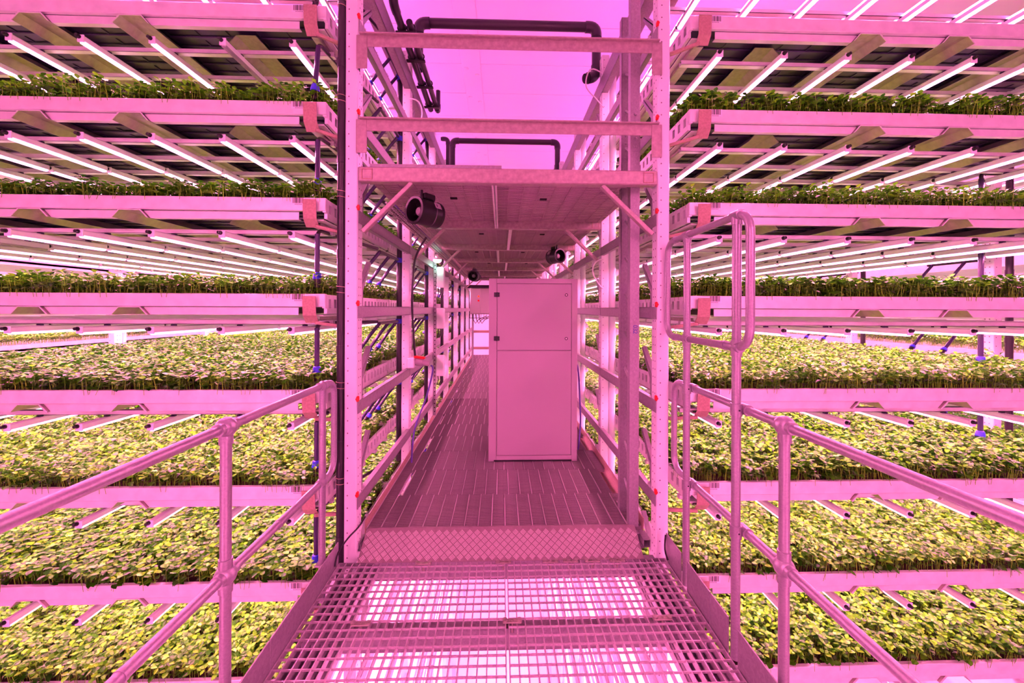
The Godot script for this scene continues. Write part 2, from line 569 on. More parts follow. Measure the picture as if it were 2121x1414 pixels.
func tray_proto(width: float, side: int, front: bool) -> Node3D:
	# local: corridor end at x = 0, tray runs along side * x, near edge at z = 0, top edge at y = 0
	var t := Node3D.new()
	var s := float(side)
	var DEP := BAY - 0.03
	var bx := func(x0: float, x1: float, y0: float, y1: float, d0: float, d1: float, bev: float) -> Geo:
		var g := Geo.new(); g.box(Vector3(s * x0, y0, -d0), Vector3(s * x1, y1, -d1), bev); return g
	part(t, "front_rim", bx.call(0.0, width, -0.078, 0.0, 0.0, 0.028, 0.003), M.aluminium)
	part(t, "rear_rim", bx.call(0.0, width, -0.078, 0.0, DEP - 0.028, DEP, 0.003), M.aluminium)
	# corridor end: deep gutter side with a comb of drain slots
	var g := Geo.new()
	g.box(Vector3(s * 0.001, -0.03, -0.028), Vector3(s * 0.02, -0.004, -DEP + 0.028))
	g.box(Vector3(s * 0.001, -0.12, -0.028), Vector3(s * 0.02, -0.085, -DEP + 0.028))
	var n := 17
	for i in n:
		var z := 0.028 + (DEP - 0.056) * i / (n - 1)
		g.box(Vector3(s * 0.001, -0.086, -z + 0.023), Vector3(s * 0.02, -0.029, -z - 0.023))
	part(t, "slotted_end", g, M.aluminium)
	part(t, "gutter", bx.call(0.02, 0.075, -0.135, -0.125, 0.02, DEP - 0.02, 0.002), M.aluminium)
	part(t, "outer_end", bx.call(width - 0.02, width, -0.1, -0.004, 0.028, DEP - 0.028, 0.002), M.aluminium)
	# corrugated pan
	g = Geo.new()
	g.box(Vector3(s * 0.02, -0.068, -0.03), Vector3(s * (width - 0.02), -0.060, -DEP + 0.03))
	var q := 0.10
	while q < DEP - 0.06:
		g.box(Vector3(s * 0.02, -0.0775, -q), Vector3(s * (width - 0.02), -0.067, -q - 0.035), 0.006)
		q += 0.095
	var k := 0.12
	while k < width - 0.1:
		g.box(Vector3(s * k, -0.074, -0.05), Vector3(s * (k + 0.006), -0.067, -DEP + 0.05))
		k += 0.19
	part(t, "corrugated_pan", g, M.pan)
	part(t, "growing_mat", bx.call(0.022, width - 0.022, -0.05, -0.022, 0.03, DEP - 0.03, 0.0), M.soil)
	# hat beams under the pan, and the lower lip between their mouths
	var c := 0.575
	var lips := [0.17]
	while c < width - 0.2:
		var first := c < 0.6
		var zf := 0.16 if first else 0.006
		var w := 0.0025
		var o := PackedVector2Array([Vector2(-0.104, -0.047), Vector2(-0.062, 0), Vector2(0.062, 0), Vector2(0.104, -0.047), Vector2(0.104 - w * 2, -0.047), Vector2(0.062 - w, -w), Vector2(-0.062 + w, -w), Vector2(-0.104 + w * 2, -0.047)])
		g = Geo.new()
		g.prism(o, Vector3(s * c, -0.081, -zf), Vector3.RIGHT, Vector3.UP, Vector3(0, 0, -(DEP - zf)))
		part(t, "hat_beam", g, M.raw_steel)
		if not first:
			lips.append_array([c - 0.106, c + 0.106])
			g = Geo.new()
			g.prism(PackedVector2Array([Vector2(-0.106, -0.047), Vector2(-0.0635, 0.001), Vector2(0.0635, 0.001), Vector2(0.106, -0.047), Vector2(0.101, -0.047), Vector2(0.061, -0.0035), Vector2(-0.061, -0.0035), Vector2(-0.101, -0.047)]), Vector3(s * c, -0.081, -0.002), Vector3.RIGHT, Vector3.UP, Vector3(0, 0, -0.006))
			part(t, "hat_mouth", g, M.aluminium)
		c += 0.575
	lips.append(width - 0.02)
	for i in range(0, lips.size(), 2):
		g = Geo.new()
		var e0: float = 0.0 if i == 0 else 0.04
		var e1: float = 0.0 if i == lips.size() - 2 else 0.04
		var q2 := PackedVector2Array([Vector2(s * lips[i], -0.127), Vector2(s * lips[i + 1], -0.127), Vector2(s * (lips[i + 1] + e1), -0.082), Vector2(s * (lips[i] - e0), -0.082)])
		g.prism(q2, Vector3(0, 0, -0.024), Vector3.RIGHT, Vector3.UP, Vector3(0, 0, -0.004))
		g.box(Vector3(s * lips[i], -0.127, -0.028), Vector3(s * lips[i + 1], -0.123, -0.055))
		part(t, "lower_lip", g, M.aluminium)
	if front:
		# the bent hanger plate and its arm back to the frame
		g = Geo.new()
		var hp := PackedVector2Array([Vector2(0.012, -0.035), Vector2(0.016, -0.037), Vector2(0.012, -0.11), Vector2(0.008, -0.15), Vector2(-0.03, -0.195), Vector2(-0.033, -0.19), Vector2(0.004, -0.148), Vector2(0.008, -0.109)])
		g.prism(hp, Vector3(s * 0.045, 0.02, 0.012), Vector3(0, 0, 1), Vector3.UP, Vector3(s * 0.078, 0, 0))
		part(t, "hanger_plate", g, M.rusty, "reddish bent hanger plate")
		g = Geo.new()
		g.bar(Vector3(s * 0.06, -0.172, 0.0), Vector3(-s * 0.095, -0.20, -0.07), 0.02, 0.02, 0.003)
		part(t, "hanger_arm", g, M.rusty)
		g = Geo.new()
		g.p.append_array([Vector3(s * 0.125, -0.045, 0.001), Vector3(s * 0.125, -0.001, 0.001), Vector3(s * 0.205, -0.001, 0.001), Vector3(s * 0.125, -0.045, 0.001), Vector3(s * 0.205, -0.001, 0.001), Vector3(s * 0.205, -0.045, 0.001)])
		if side < 0:
			for i in [0, 3]:
				var tmp := g.p[i + 1]; g.p[i + 1] = g.p[i + 2]; g.p[i + 2] = tmp
		for i in 6:
			g.n.append(Vector3.BACK); g.c.append(Color.WHITE)
			g.uv.append(Vector2((absf(g.p[i].x) - 0.125) / 0.08, -g.p[i].y / 0.045))
		part(t, "barcode_sticker", g, M.barcode, "barcode sticker")
	return t

func copy_of(proto: Node3D, called: String, at: Vector3, label: String, category: String, group: String) -> Node3D:
	var o: Node3D = proto.duplicate()
	o.name = numbered(called)
	add_child(o)
	o.position = at
	tag(o, label, category, group)
	return o

func build_rack(x_in: float, x_out: float, rows: Array, side_name: String) -> void:
	var side := -1 if x_in < 0 else 1
	var width := absf(x_out - x_in)
	if BS.is_empty(): BS = bar_shapes()
	if clumps.is_empty(): clumps = [clump(11), clump(23), clump(37)]
	var near := tray_proto(width, side, true)
	var rear := tray_proto(width, side, false)
	var crops := []
	for i in 4: crops.append(crop(width - 0.03, BAY - 0.035, 100 + i + side * 10, clumps))
	var bays := 7
	for t in 8:
		for k in bays:
			var where: String = ["at the front", "in the second bay", "in the third bay", "in the fourth bay", "in the fifth bay", "in the sixth bay", "in the last bay"][k]
			var at := v(x_in, top_y(t), frame_d(k))
			var shelf: String = "%s %s shelf %s" % [ORD[t], side_name, where]
			copy_of(near if k == 0 else rear, "growing_tray", at, ("empty" if t == 0 else "planted") + " aluminium growing tray on the " + shelf, "tray", "growing trays on the %s rack" % side_name)
			if t == 0: continue
			var mi := MultiMeshInstance3D.new()
			mi.name = numbered("leafy_greens")
			mi.multimesh = crops[(t * 2 + k * 3) % 4]
			mi.material_override = M.leaf
			mi.position = v(x_in if side > 0 else x_out, top_y(t) - 0.024, frame_d(k) + 0.004) + Vector3(0.015, 0, 0)
			add_child(mi)
			tag(mi, "dense young leafy greens filling the tray on the " + shelf, "greens")
			mi.set_meta("kind", "stuff")
	near.free()
	rear.free()
	# light bars: the nearest ones singly, those behind as one object
	var rest := []
	var far_rows := []
	for t in 9:
		for r in rows.size():
			var dark := (side < 0 and t == 1 and r == 1) or (side < 0 and t == 3 and r == 5)
			for j in 6:
				var at := v(rows[r], led_y(t), D0 + 0.012 + j * 0.6)
				if t > 7: continue
				if j < 2 or (j == 2 and t in [2, 3]):
					var lit := not (dark and j == 0)
					led_bar(at, lit, "%s %sgrow light bar above %s %s shelf, %s row from aisle" % [["front", "second", "third"][j], "" if lit else "unlit ", ORD[t], side_name, NTH[r]], "grow light bars on the %s rack" % side_name)
				else:
					rest.append(at)
			if t > 7: continue
			far_rows.append([v(rows[r], led_y(t), D0 + 0.012 + 6 * 0.6), 6.0])
			var d1 := D0 + 0.015 + (0.6 if dark else 0.0)
			var d2 := D0 + 16 * 0.6
			var cuts := [d1, minf(d1 + 2.4, d2), d2]
			for q in 2:
				var L: float = cuts[q + 1] - cuts[q]
				area_light("grow_light", v(rows[r], led_y(t) - 0.033, (cuts[q] + cuts[q + 1]) * 0.5), Vector2(0.02, L), ROW_WATTS * L)
			if t == 0:
				# the uppermost bars also shine up on the ceiling
				var g := Geo.new()
				g.box(v(rows[r] - 0.009, led_y(0) + 0.034, D0 + 0.02), v(rows[r] + 0.009, led_y(0) + 0.0385, d2))
				single("ceiling_glow_strip", g, M.strip_on, "long strip light on top of the %s row of uppermost %s light bars" % [NTH[r], side_name], "light", "upward strips above the racks")
				area_light("ceiling_light", v(rows[r], led_y(0) + 0.042, (D0 + d2) * 0.5), Vector2(0.018, d2 - D0), UP_WATTS * (d2 - D0), true)
	stuff_bars("far_light_bars", rest, "rows of lit grow light bars receding behind the front ones on the %s rack" % side_name)
	long_bars("deep_light_bars", far_rows, "rows of lit grow light bars deepest inside the %s rack" % side_name)
	# lateral struts that carry the light bars
	var far := Geo.new()
	for t in 8:
		for j in 32:
			var d: float = D0 + 0.18 + j * 0.3 - (0.01 if j % 2 else 0.0)
			var g := Geo.new()
			var y := led_y(t) + 0.047
			for gg in [g] if j < 3 else [far]:
				var xa := x_in + 0.03 * side
				gg.box(v(xa, y - 0.016, d), v(x_out, y - 0.013, d + 0.036))
				gg.box(v(xa, y - 0.016, d), v(x_out, y + 0.012, d + 0.003))
				gg.box(v(xa, y - 0.016, d + 0.033), v(x_out, y + 0.012, d + 0.036))
				gg.box(v(xa, y + 0.009, d + 0.003), v(x_out, y + 0.012, d + 0.011))
			if j < 3:
				single("light_strut", g, M.aluminium, "slotted aluminium strut carrying light bars above the %s %s shelf, %s from front" % [ORD[t], side_name, NTH[j]], "strut", "light struts on the %s rack" % side_name)
	var fs := single("far_light_struts", far, M.aluminium, "receding rows of light bar struts deep in the %s rack" % side_name, "struts")
	fs.set_meta("kind", "stuff")
	# angle along each shelf end that the struts rest on
	for t in 8:
		var g := Geo.new()
		var xs := x_in + side * 0.05
		g.box(v(xs, led_y(t) + 0.06, D0 + 0.05), v(xs + side * 0.06, led_y(t) + 0.064, D0 + 9.4))
		g.box(v(xs, led_y(t) + 0.06, D0 + 0.05), v(xs + side * 0.004, led_y(t) + 0.083, D0 + 9.4))
		single("support_angle", g, M.raw_steel, "long steel angle running back above the %s %s shelf" % [ORD[t], side_name], "angle", "support angles on the %s rack" % side_name)

func two_surfaces(a: ArrayMesh, ma: Material, b: ArrayMesh, mb: Material) -> ArrayMesh:
	var m := ArrayMesh.new()
	m.add_surface_from_arrays(Mesh.PRIMITIVE_TRIANGLES, a.surface_get_arrays(0))
	m.add_surface_from_arrays(Mesh.PRIMITIVE_TRIANGLES, b.surface_get_arrays(0))
	m.surface_set_material(0, ma)
	m.surface_set_material(1, mb)
	return m

func stuff_bars(called: String, places: Array, label: String) -> void:
	var mm := MultiMesh.new()
	mm.transform_format = MultiMesh.TRANSFORM_3D
	mm.mesh = two_surfaces(BS.housing, M.housing, BS.strip, M.strip_on)
	mm.instance_count = places.size()
	for i in places.size(): mm.set_instance_transform(i, Transform3D(Basis(), places[i]))
	var mi := MultiMeshInstance3D.new()
	mi.name = numbered(called)
	mi.multimesh = mm
	add_child(mi)
	tag(mi, label, "grow lights")
	mi.set_meta("kind", "stuff")

# rows of bars too far off to tell the joints apart: start point and length each
func long_bars(called: String, rows: Array, label: String) -> void:
	var h := Geo.new()
	var e := Geo.new()
	for q in rows:
		var a: Vector3 = q[0]
		var L: float = q[1]
		h.box(a + Vector3(-0.018, -0.0145, 0), a + Vector3(0.018, 0.02, -L))
		var lo := a + Vector3(0, -0.0275, 0)
		var w := Vector3(0.0135, 0.013, 0)
		var w2 := Vector3(0.0135, -0.013, 0)
		var z := Vector3(0, 0, -L)
		e.quad(lo - Vector3(0.008, 0, 0), lo + Vector3(0.008, 0, 0), lo + Vector3(0.008, 0, 0) + z, lo - Vector3(0.008, 0, 0) + z, Vector3.DOWN)
		for s in [-1.0, 1.0]:
			var p0 := lo + Vector3(s * 0.008, 0, 0)
			var p1 := a + Vector3(s * 0.015, -0.0144, 0)
			e.quad(p0, p1, p1 + z, p0 + z, Vector3(s, -0.5, 0).normalized())
	var mi := MeshInstance3D.new()
	mi.mesh = two_surfaces(h.mesh(), M.housing, e.mesh(), M.strip_on)
	mi.name = numbered(called)
	add_child(mi)
	tag(mi, label, "grow lights")
	mi.set_meta("kind", "stuff")

func long_tray(x0: float, x1: float, y: float, d0: float, d1: float) -> Geo:
	var g := Geo.new()
	g.box(v(x0, y - 0.078, d0), v(x1, y, d0 + 0.028), 0.003)
	g.box(v(x0, y - 0.078, d1 - 0.028), v(x1, y, d1), 0.003)
	g.box(v(x0, y - 0.12, d0 + 0.028), v(x0 + 0.02 * signf(x1 - x0), y - 0.004, d1 - 0.028))
	g.box(v(x1 - 0.02 * signf(x1 - x0), y - 0.12, d0 + 0.028), v(x1, y - 0.004, d1 - 0.028))
	g.box(v(x0, y - 0.09, d0 + 0.028), v(x1, y - 0.06, d1 - 0.028))
	return g

func lower_racks() -> void:
	# shelves below the gangway, seen through its grating
	for s in [-1, 1]:
		var places := []
		var sn := "left" if s < 0 else "right"
		for t in range(8, 16):
			var x0 := -1.055 if s < 0 else 1.159
			single("lower_tray", long_tray(x0, x0 + s * 2.9, top_y(t), D0, D0 + BAY * 5), M.aluminium, "growing tray on the %s rack glimpsed below the gangway, %s level down" % [sn, NTH[t - 8]], "tray", "lower trays of the %s rack" % sn)
			for r in 4:
				places.append([v(x0 + s * (0.2 + r * 0.41), led_y(t), D0 + 0.012), 6.6])
			area_light("lower_grow_light", v(x0 + s * 0.2, led_y(t) - 0.033, D0 + 3.3), Vector2(0.02, 6.6), ROW_WATTS * 6.6)
			area_light("lower_grow_light", v(x0 + s * 1.2, led_y(t) - 0.033, D0 + 3.3), Vector2(0.02, 6.6), ROW_WATTS * 6.6)
		long_bars("lower_light_bars", places, "rows of lit grow light bars on lower shelves below the gangway on the %s" % sn)
	# batten lamps under the walkway that light the lower aisle
	var g := Geo.new()
	g.box(Vector3(-0.05, 0.0, 0.7), Vector3(0.05, 0.05, -0.7), 0.01)
	var tube := Geo.new()
	tube.cyl(Vector3(0, -0.015, 0.66), Vector3(0, -0.015, -0.66), 0.013, 10)
	for i in 5:
		var at := v(0.03, -0.14, 3.6 + i * 1.7)
		var t := thing("batten_lamp", "tube batten lamp under the raised walkway, %s from the gangway" % NTH[i], "lamp", at, "batten lamps under the walkway")
		part(t, "lamp_body", g, M.housing)
		part(t, "lamp_tube", tube, M.strip_on)
		area_light("batten_light", at + Vector3(0, -0.035, 0), Vector2(0.03, 1.3), 170.0)

func outer_racks() -> void:
	# the next racks to the left and right, seen between the shelves
	for s in [-1, 1]:
		var sn := "left" if s < 0 else "right"
		var xa := 6.1 if s > 0 else -6.3
		var xb: float = xa + s * 2.9
		var places := []
		var cr := crop(2.86, BAY * 2 - 0.04, 300 + s, clumps, 0.1)
		for t in range(0, 8):
			single("outer_tray", long_tray(xa, xb, top_y(t), D0, D0 + BAY * 6), M.aluminium, "%s tray of the next rack beyond the %s rack" % [ORD[t], sn], "tray", "trays of the next rack on the %s" % sn)
			for k in 3:
				var mi := MultiMeshInstance3D.new()
				mi.name = numbered("outer_greens")
				mi.multimesh = cr
				mi.material_override = M.leaf
				mi.position = v(minf(xa, xb) + 0.02, top_y(t) - 0.01, D0 + 0.02 + k * BAY * 2)
				add_child(mi)
				tag(mi, "leafy greens on the %s shelf of the next rack to the %s, %s stretch" % [ORD[t], sn, ["near", "middle", "far"][k]], "greens")
				mi.set_meta("kind", "stuff")
			for r in 7:
				places.append([v(xa + s * (0.2 + r * 0.41), led_y(t), D0 + 0.012), 8.4])
			for r in [0, 3, 6]:
				area_light("outer_grow_light", v(xa + s * (0.2 + r * 0.41), led_y(t) - 0.033, D0 + 4.2), Vector2(0.02, 8.4), ROW_WATTS * 8.4 * 2.2)
		long_bars("outer_light_bars", places, "rows of lit grow light bars on the next rack to the %s" % sn)

func rear_racks() -> void:
	# the racks behind the viewer, across the cross aisle; only their light reaches the picture
	for s in [-1, 1]:
		var sn := "left" if s < 0 else "right"
		var xa: float = 1.16 if s > 0 else -1.06
		var places := []
		for t in range(0, 9):
			single("rear_tray", long_tray(xa, xa + s * 3.0, top_y(t), -1.1 - BAY, -1.1), M.aluminium, "%s tray of the %s rack behind the viewer" % [ORD[t], sn], "tray", "trays behind the viewer")
			for q in 7:
				places.append([v(xa + s * (0.2 + q * 0.41), led_y(t), -2.32), 1.2])
			for q in [0, 2, 4, 6]:
				area_light("rear_grow_light", v(xa + s * (0.2 + q * 0.41), led_y(t) - 0.033, -1.72), Vector2(0.02, 1.2), REAR_WATTS)
		long_bars("rear_light_bars", places, "rows of lit grow light bars on the %s rack behind the viewer" % sn)

func frame_post(x: float, d: float, y1: float, label: String, group: String) -> Node3D:
	var t := thing("rack_post", label, "post", v(x, FLOOR_Y, d), group)
	var g := Geo.new()
	g.box(Vector3(-0.037, 0, 0), Vector3(0.037, y1 - FLOOR_Y, -0.09), 0.005)
	part(t, "upright", g, M.white_paint)
	g = Geo.new()
	var y := 5.0
	while y < y1 - FLOOR_Y - 0.04:
		g.lathe(Vector3(-0.016, y, 0.0006), Vector3.BACK, [Vector2(0, 0.0045), Vector2(0.0004, 0.0)], 8)
		y += 0.075
	# slots in the inner flank
	y = 5.03
	while y < y1 - FLOOR_Y - 0.04:
		var q := 1.0 if x < 0 else -1.0
		for z in [-0.03, -0.062]:
			g.lathe(Vector3(q * 0.0376, y, z), Vector3(q, 0, 0), [Vector2(0, 0.0055), Vector2(0.0004, 0.0)], 6)
		y += 0.05
	var h := part(t, "bolt_holes", g, M.hole)
	h.set_meta("kind", "stuff")
	return t

func frames() -> void:
	for k in 8:
		for s in [-1, 1]:
			var x := -0.903 if s < 0 else 0.999
			frame_post(x, frame_d(k), 4.35 if k == 0 else 3.95, "white perforated rack post on %s side of walkway, %s from the gangway" % ["left" if s < 0 else "right", NTH[k]], "rack posts along the walkway")
			var xo := -4.42 if s < 0 else 4.25
			if k < 6:
				frame_post(xo, frame_d(k) + 0.85, 3.95, "white rack post on the outer side of the %s rack, %s from front" % ["left" if s < 0 else "right", NTH[k]], "outer rack posts")
	# red clips on the first posts
	for s in [-1, 1]:
		for t in 6:
			var g := Geo.new()
			var x := -0.862 if s < 0 else 0.959
			var y := top_y(t) - 0.055
			g.box(v(x - 0.007, y - 0.017, D0 - 0.006), v(x + 0.007, y + 0.017, D0 + 0.02), 0.005)
			g.cyl(v(x, y, D0 - 0.008), v(x, y, D0 + 0.004), 0.009, 10)
			single("red_clip", g, M.red, "small red clip on the first %s post level with the %s tray" % ["left" if s < 0 else "right", ORD[t]], "clip", "red clips on the first posts")

func shelf_rails() -> void:
	for s in [-1, 1]:
		var sn := "left" if s < 0 else "right"
		var xf := -0.8635 if s < 0 else 0.9595
		for t in 12:
			var y := top_y(t) - 0.108
			var o := thing("shelf_rail", "pale steel rail running along the %s posts under the %s tray ends" % [sn, ORD[t]], "rail", v(xf, y, D0), "shelf rails along the walkway")
			for k in 7:
				var g := Geo.new()
				var a := 0.005 + BAY * k
				g.box(Vector3(0, -0.038, -a), Vector3(-s * 0.004, 0.038, -a - BAY + 0.01), 0.001)
				g.box(Vector3(s * 0.03, 0.034, -a - 0.09), Vector3(-s * 0.004, 0.038, -a - BAY + 0.01))
				g.box(Vector3(s * 0.03, -0.038, -a - 0.09), Vector3(-s * 0.004, -0.034, -a - BAY + 0.01))
				part(o, "rail_section", g, M.galvanised)
				if t < 8:
					# leaning guide blade beside the tray end
					g = Geo.new()
					var b := PackedVector2Array([Vector2(0.14, -0.03), Vector2(0.20, -0.03), Vector2(0.20, 0.11), Vector2(0.36, 0.30), Vector2(0.34, 0.31), Vector2(0.15, 0.12)])
					g.prism(b, Vector3(s * 0.035, 0.03, -BAY * k), Vector3(0, 0, -1), Vector3.UP, Vector3(s * 0.006, 0, 0))
					g.prism(PackedVector2Array([Vector2(0.14, -0.03), Vector2(0.146, -0.03), Vector2(0.156, 0.115), Vector2(0.345, 0.308), Vector2(0.34, 0.312), Vector2(0.15, 0.12)]), Vector3(s * 0.035, 0.03, -BAY * k), Vector3(0, 0, -1), Vector3.UP, Vector3(s * 0.03, 0, 0))
					part(o, "guide_blade", g, M.galvanised)
		# deep channel beams above the top shelf
		for i in 2:
			var g := Geo.new()
			var y: float = [3.66, 3.86][i]
			var x: float = xf + s * [0.0, 0.13][i]
			g.box(v(x, y - 0.075, D0 + 0.1), v(x + s * 0.005, y + 0.075, D0 + BAY * 7), 0.001)
			g.box(v(x, y - 0.075, D0 + 0.1), v(x + s * 0.06, y - 0.07, D0 + BAY * 7))
			g.box(v(x, y + 0.07, D0 + 0.1), v(x + s * 0.06, y + 0.075, D0 + BAY * 7))
			single("channel_beam", g, M.galvanised, "deep galvanised channel running along the top of the %s rack, %s" % [sn, ["nearer the aisle", "behind the first"][i]], "beam", "top channels")

func feed_pipe(x: float, d: float, y0: float, y1: float, label: String) -> Node3D:
	var t := thing("feed_pipe", label, "pipe", v(x, y0, d), "black feed pipes")
	var g := Geo.new()
	g.cyl(Vector3.ZERO, Vector3(0, y1 - y0, 0), 0.0245, 16)
	part(t, "pipe", g, M.pipe_black)
	for q in 8:
		var y := top_y(q) - 0.36 - y0
		if y < 0.0: continue
		g = Geo.new()
		g.cyl(Vector3(0, y, 0), Vector3(0, y + 0.05, 0), 0.0275, 16)
		part(t, "socket", g, M.pipe_black)
	return t

func feed_lines() -> void:
	for k in 8:
		var t := feed_pipe(-0.969, frame_d(k) + 0.022, -0.25 if k == 0 else 0.06, 4.4 if k == 0 else 3.75, "black vertical feed pipe beside the %s left rack post" % NTH[k])
		if k == 0:
			for q in 6:
				var g := Geo.new()
				for dy in [0.0, 0.035]: g.torus(Vector3(0.0, top_y(q) + 0.01 + dy + 0.25, 0), Vector3(0.1, 1, 0), 0.0275, 0.0022, 18, 5)
				part(t, "wire_tie", g, M.rusty)
	# outer side of the right rack
	for k in 5:
		feed_pipe(4.35, frame_d(k) + 0.85, -1.0, 3.75, "black vertical feed pipe on the outer side of the right rack, %s back" % NTH[k])
	# manifolds with drop hoses, a set in every bay
	var hose := func(o: Node3D, a: Vector3, b: Vector3, r: float, big: bool) -> void:
		var g := Geo.new()
		var dir := (b - a).normalized()
		g.tube([a, a.lerp(b, 0.35) + Vector3(0, 0.006, 0), a.lerp(b, 0.8), b], r, 10)
		var h := part(o, "hose", g, M.hose)
		g = Geo.new()
		var L := 1.0 if big else 0.7
		g.lathe(b - dir * 0.07 * L, dir, [Vector2(0, r), Vector2(0.004, r * 1.45), Vector2(0.034 * L, r * 1.8), Vector2(0.042 * L, r * 1.8), Vector2(0.044 * L, r * 1.2)], 12)
		part(h, "collar", g, M.collar_blue, "blue collar")
		g = Geo.new()
		g.lathe(b - dir * 0.026 * L, dir, [Vector2(0, r * 1.4), Vector2(0.03 * L, r * 1.4), Vector2(0.034 * L, r * 1.15), Vector2(0.05 * L, r * 1.1), Vector2(0.05 * L, 0)], 12)
		part(h, "nozzle", g, M.black)
	for k in range(0, 5):
		for t in 8:
			var y := top_y(t) + 0.372
			var dp := frame_d(k + 1) + 0.022
			var o := thing("feed_manifold", "dark drip manifold with hoses over the %s left tray ends, %s bay" % [ORD[t], NTH[k]], "manifold", v(-0.969, y, dp), "drip manifolds on the left rack")
			var g := Geo.new()
			g.tube(rounded([Vector3(0, 0, 0.028), Vector3(0, 0, 0.1), Vector3(-0.01, 0.0, 0.58)], 0.03), 0.013, 10)
			part(o, "manifold_tube", g, M.pipe_black)
			g = Geo.new()
			g.lathe(Vector3(0, -0.022, 0), Vector3.UP, [Vector2(0, 0.0256), Vector2(0, 0.032), Vector2(0.044, 0.032), Vector2(0.044, 0.0256)], 16)
			g.cyl(Vector3(0, 0, 0.0285), Vector3(0, 0, 0.065), 0.02, 12)
			part(o, "pipe_collar", g, M.collar_blue, "blue collar")
			for q in 3:
				if k > 2 and q == 1: continue
				var z: float = [0.58, 0.31, 0.05][q]
				hose.call(o, Vector3(-0.01, -0.002, z), Vector3(-0.19, -0.255, z + 0.02), 0.0138, false)
	# hoses hanging over the near corner of each left tray
	for t in range(0, 8):
		var y := top_y(t)
		var o := thing("corner_hose", "hanging hose with blue collar at the near corner of the %s left tray" % ORD[t], "hose", v(-1.15, y, D0 + 0.06), "corner hoses")
		var g := Geo.new()
		g.tube(rounded([Vector3(0.02, 0.36, 0.0), Vector3(0.02, 0.395, -0.02), Vector3(0.06, 0.395, -0.3), Vector3(0.175, 0.385, -0.68)], 0.03), 0.012, 10)
		part(o, "elbow_pipe", g, M.pipe_black)
		hose.call(o, Vector3(0.02, 0.37, 0.0), Vector3(0.0 if t < 2 else 0.02, 0.065, 0.0), 0.0148, true)
	# the same on the outer side of the right rack
	for k in 4:
		for t in range(1, 6):
			var y := top_y(t) + 0.372
			var dp := frame_d(k) + 0.85
			var o := thing("outer_manifold", "drip manifold with hoses on the outer side of the right rack, %s tray, %s back" % [ORD[t], NTH[k]], "manifold", v(4.32, y, dp), "drip manifolds on the outer side")
			var g := Geo.new()
			g.tube([Vector3(0.0, 0, -0.045), Vector3(0.0, 0, -0.62)], 0.014, 10)
			part(o, "manifold_tube", g, M.pipe_black)
			for q in 2:
				var z: float = [-0.3, -0.58][q]
				hose.call(o, Vector3(0.0, -0.002, z), Vector3(-0.24, -0.26, z + 0.02), 0.013, false)
	for t in range(1, 6):
		var o := thing("outer_hose", "upright hose with blue collar by the outer end of the %s right tray" % ORD[t], "hose", v(3.72, top_y(t), D0 + 0.55), "outer corner hoses")
		hose.call(o, Vector3(0, 0.36, 0), Vector3(0, 0.07, 0), 0.016, true)
		var g := Geo.new()
		g.tube(rounded([Vector3(0.0, 0.36, 0), Vector3(0.0, 0.401, 0), Vector3(0.6, 0.401, 0)], 0.02, 3), 0.013, 8)
		part(o, "elbow_pipe", g, M.pipe_black)

func drain_lines() -> void:
	for k in range(1, 8):
		var t := thing("drain_pipe", "white plastic drain pipe beside the %s right rack post" % NTH[k], "pipe", v(1.082, -5.0, frame_d(k) + 0.05), "white drain pipes")
		var g := Geo.new()
		g.cyl(Vector3.ZERO, Vector3(0, 8.85, 0), 0.033, 16)
		part(t, "pipe", g, M.pvc)
		if k < 6:
			for q in 8:
				g = Geo.new()
				var y := top_y(q) + 5.0 - 0.33
				g.cyl(Vector3(0, y - 0.06, 0), Vector3(0, y + 0.06, 0), 0.039, 16)
				g.cyl(Vector3(0, y, 0), Vector3(0.062, y + 0.035, 0), 0.03, 14)
				part(t, "tee_branch", g, M.pvc)
	# outer side of the left rack: white pipes glaring beyond the beds
	for k in 4:
		var t := thing("drain_pipe", "white plastic drain pipe on the outer side of the left rack, %s back" % NTH[k], "pipe", v(-4.53, -3.0, frame_d(k) + 1.1), "outer drain pipes")
		var g := Geo.new()
		g.cyl(Vector3.ZERO, Vector3(0, 6.9, 0), 0.035, 16)
		part(t, "pipe", g, M.pvc)
		for q in range(2, 6):
			g = Geo.new()
			var y := top_y(q) + 3.0 - 0.3
			g.cyl(Vector3(0, y - 0.07, 0), Vector3(0, y + 0.07, 0), 0.041, 16)
			g.cyl(Vector3(0, y, 0), Vector3(0.16, y + 0.1, -0.05), 0.034, 14)
			part(t, "tee_branch", g, M.pvc)

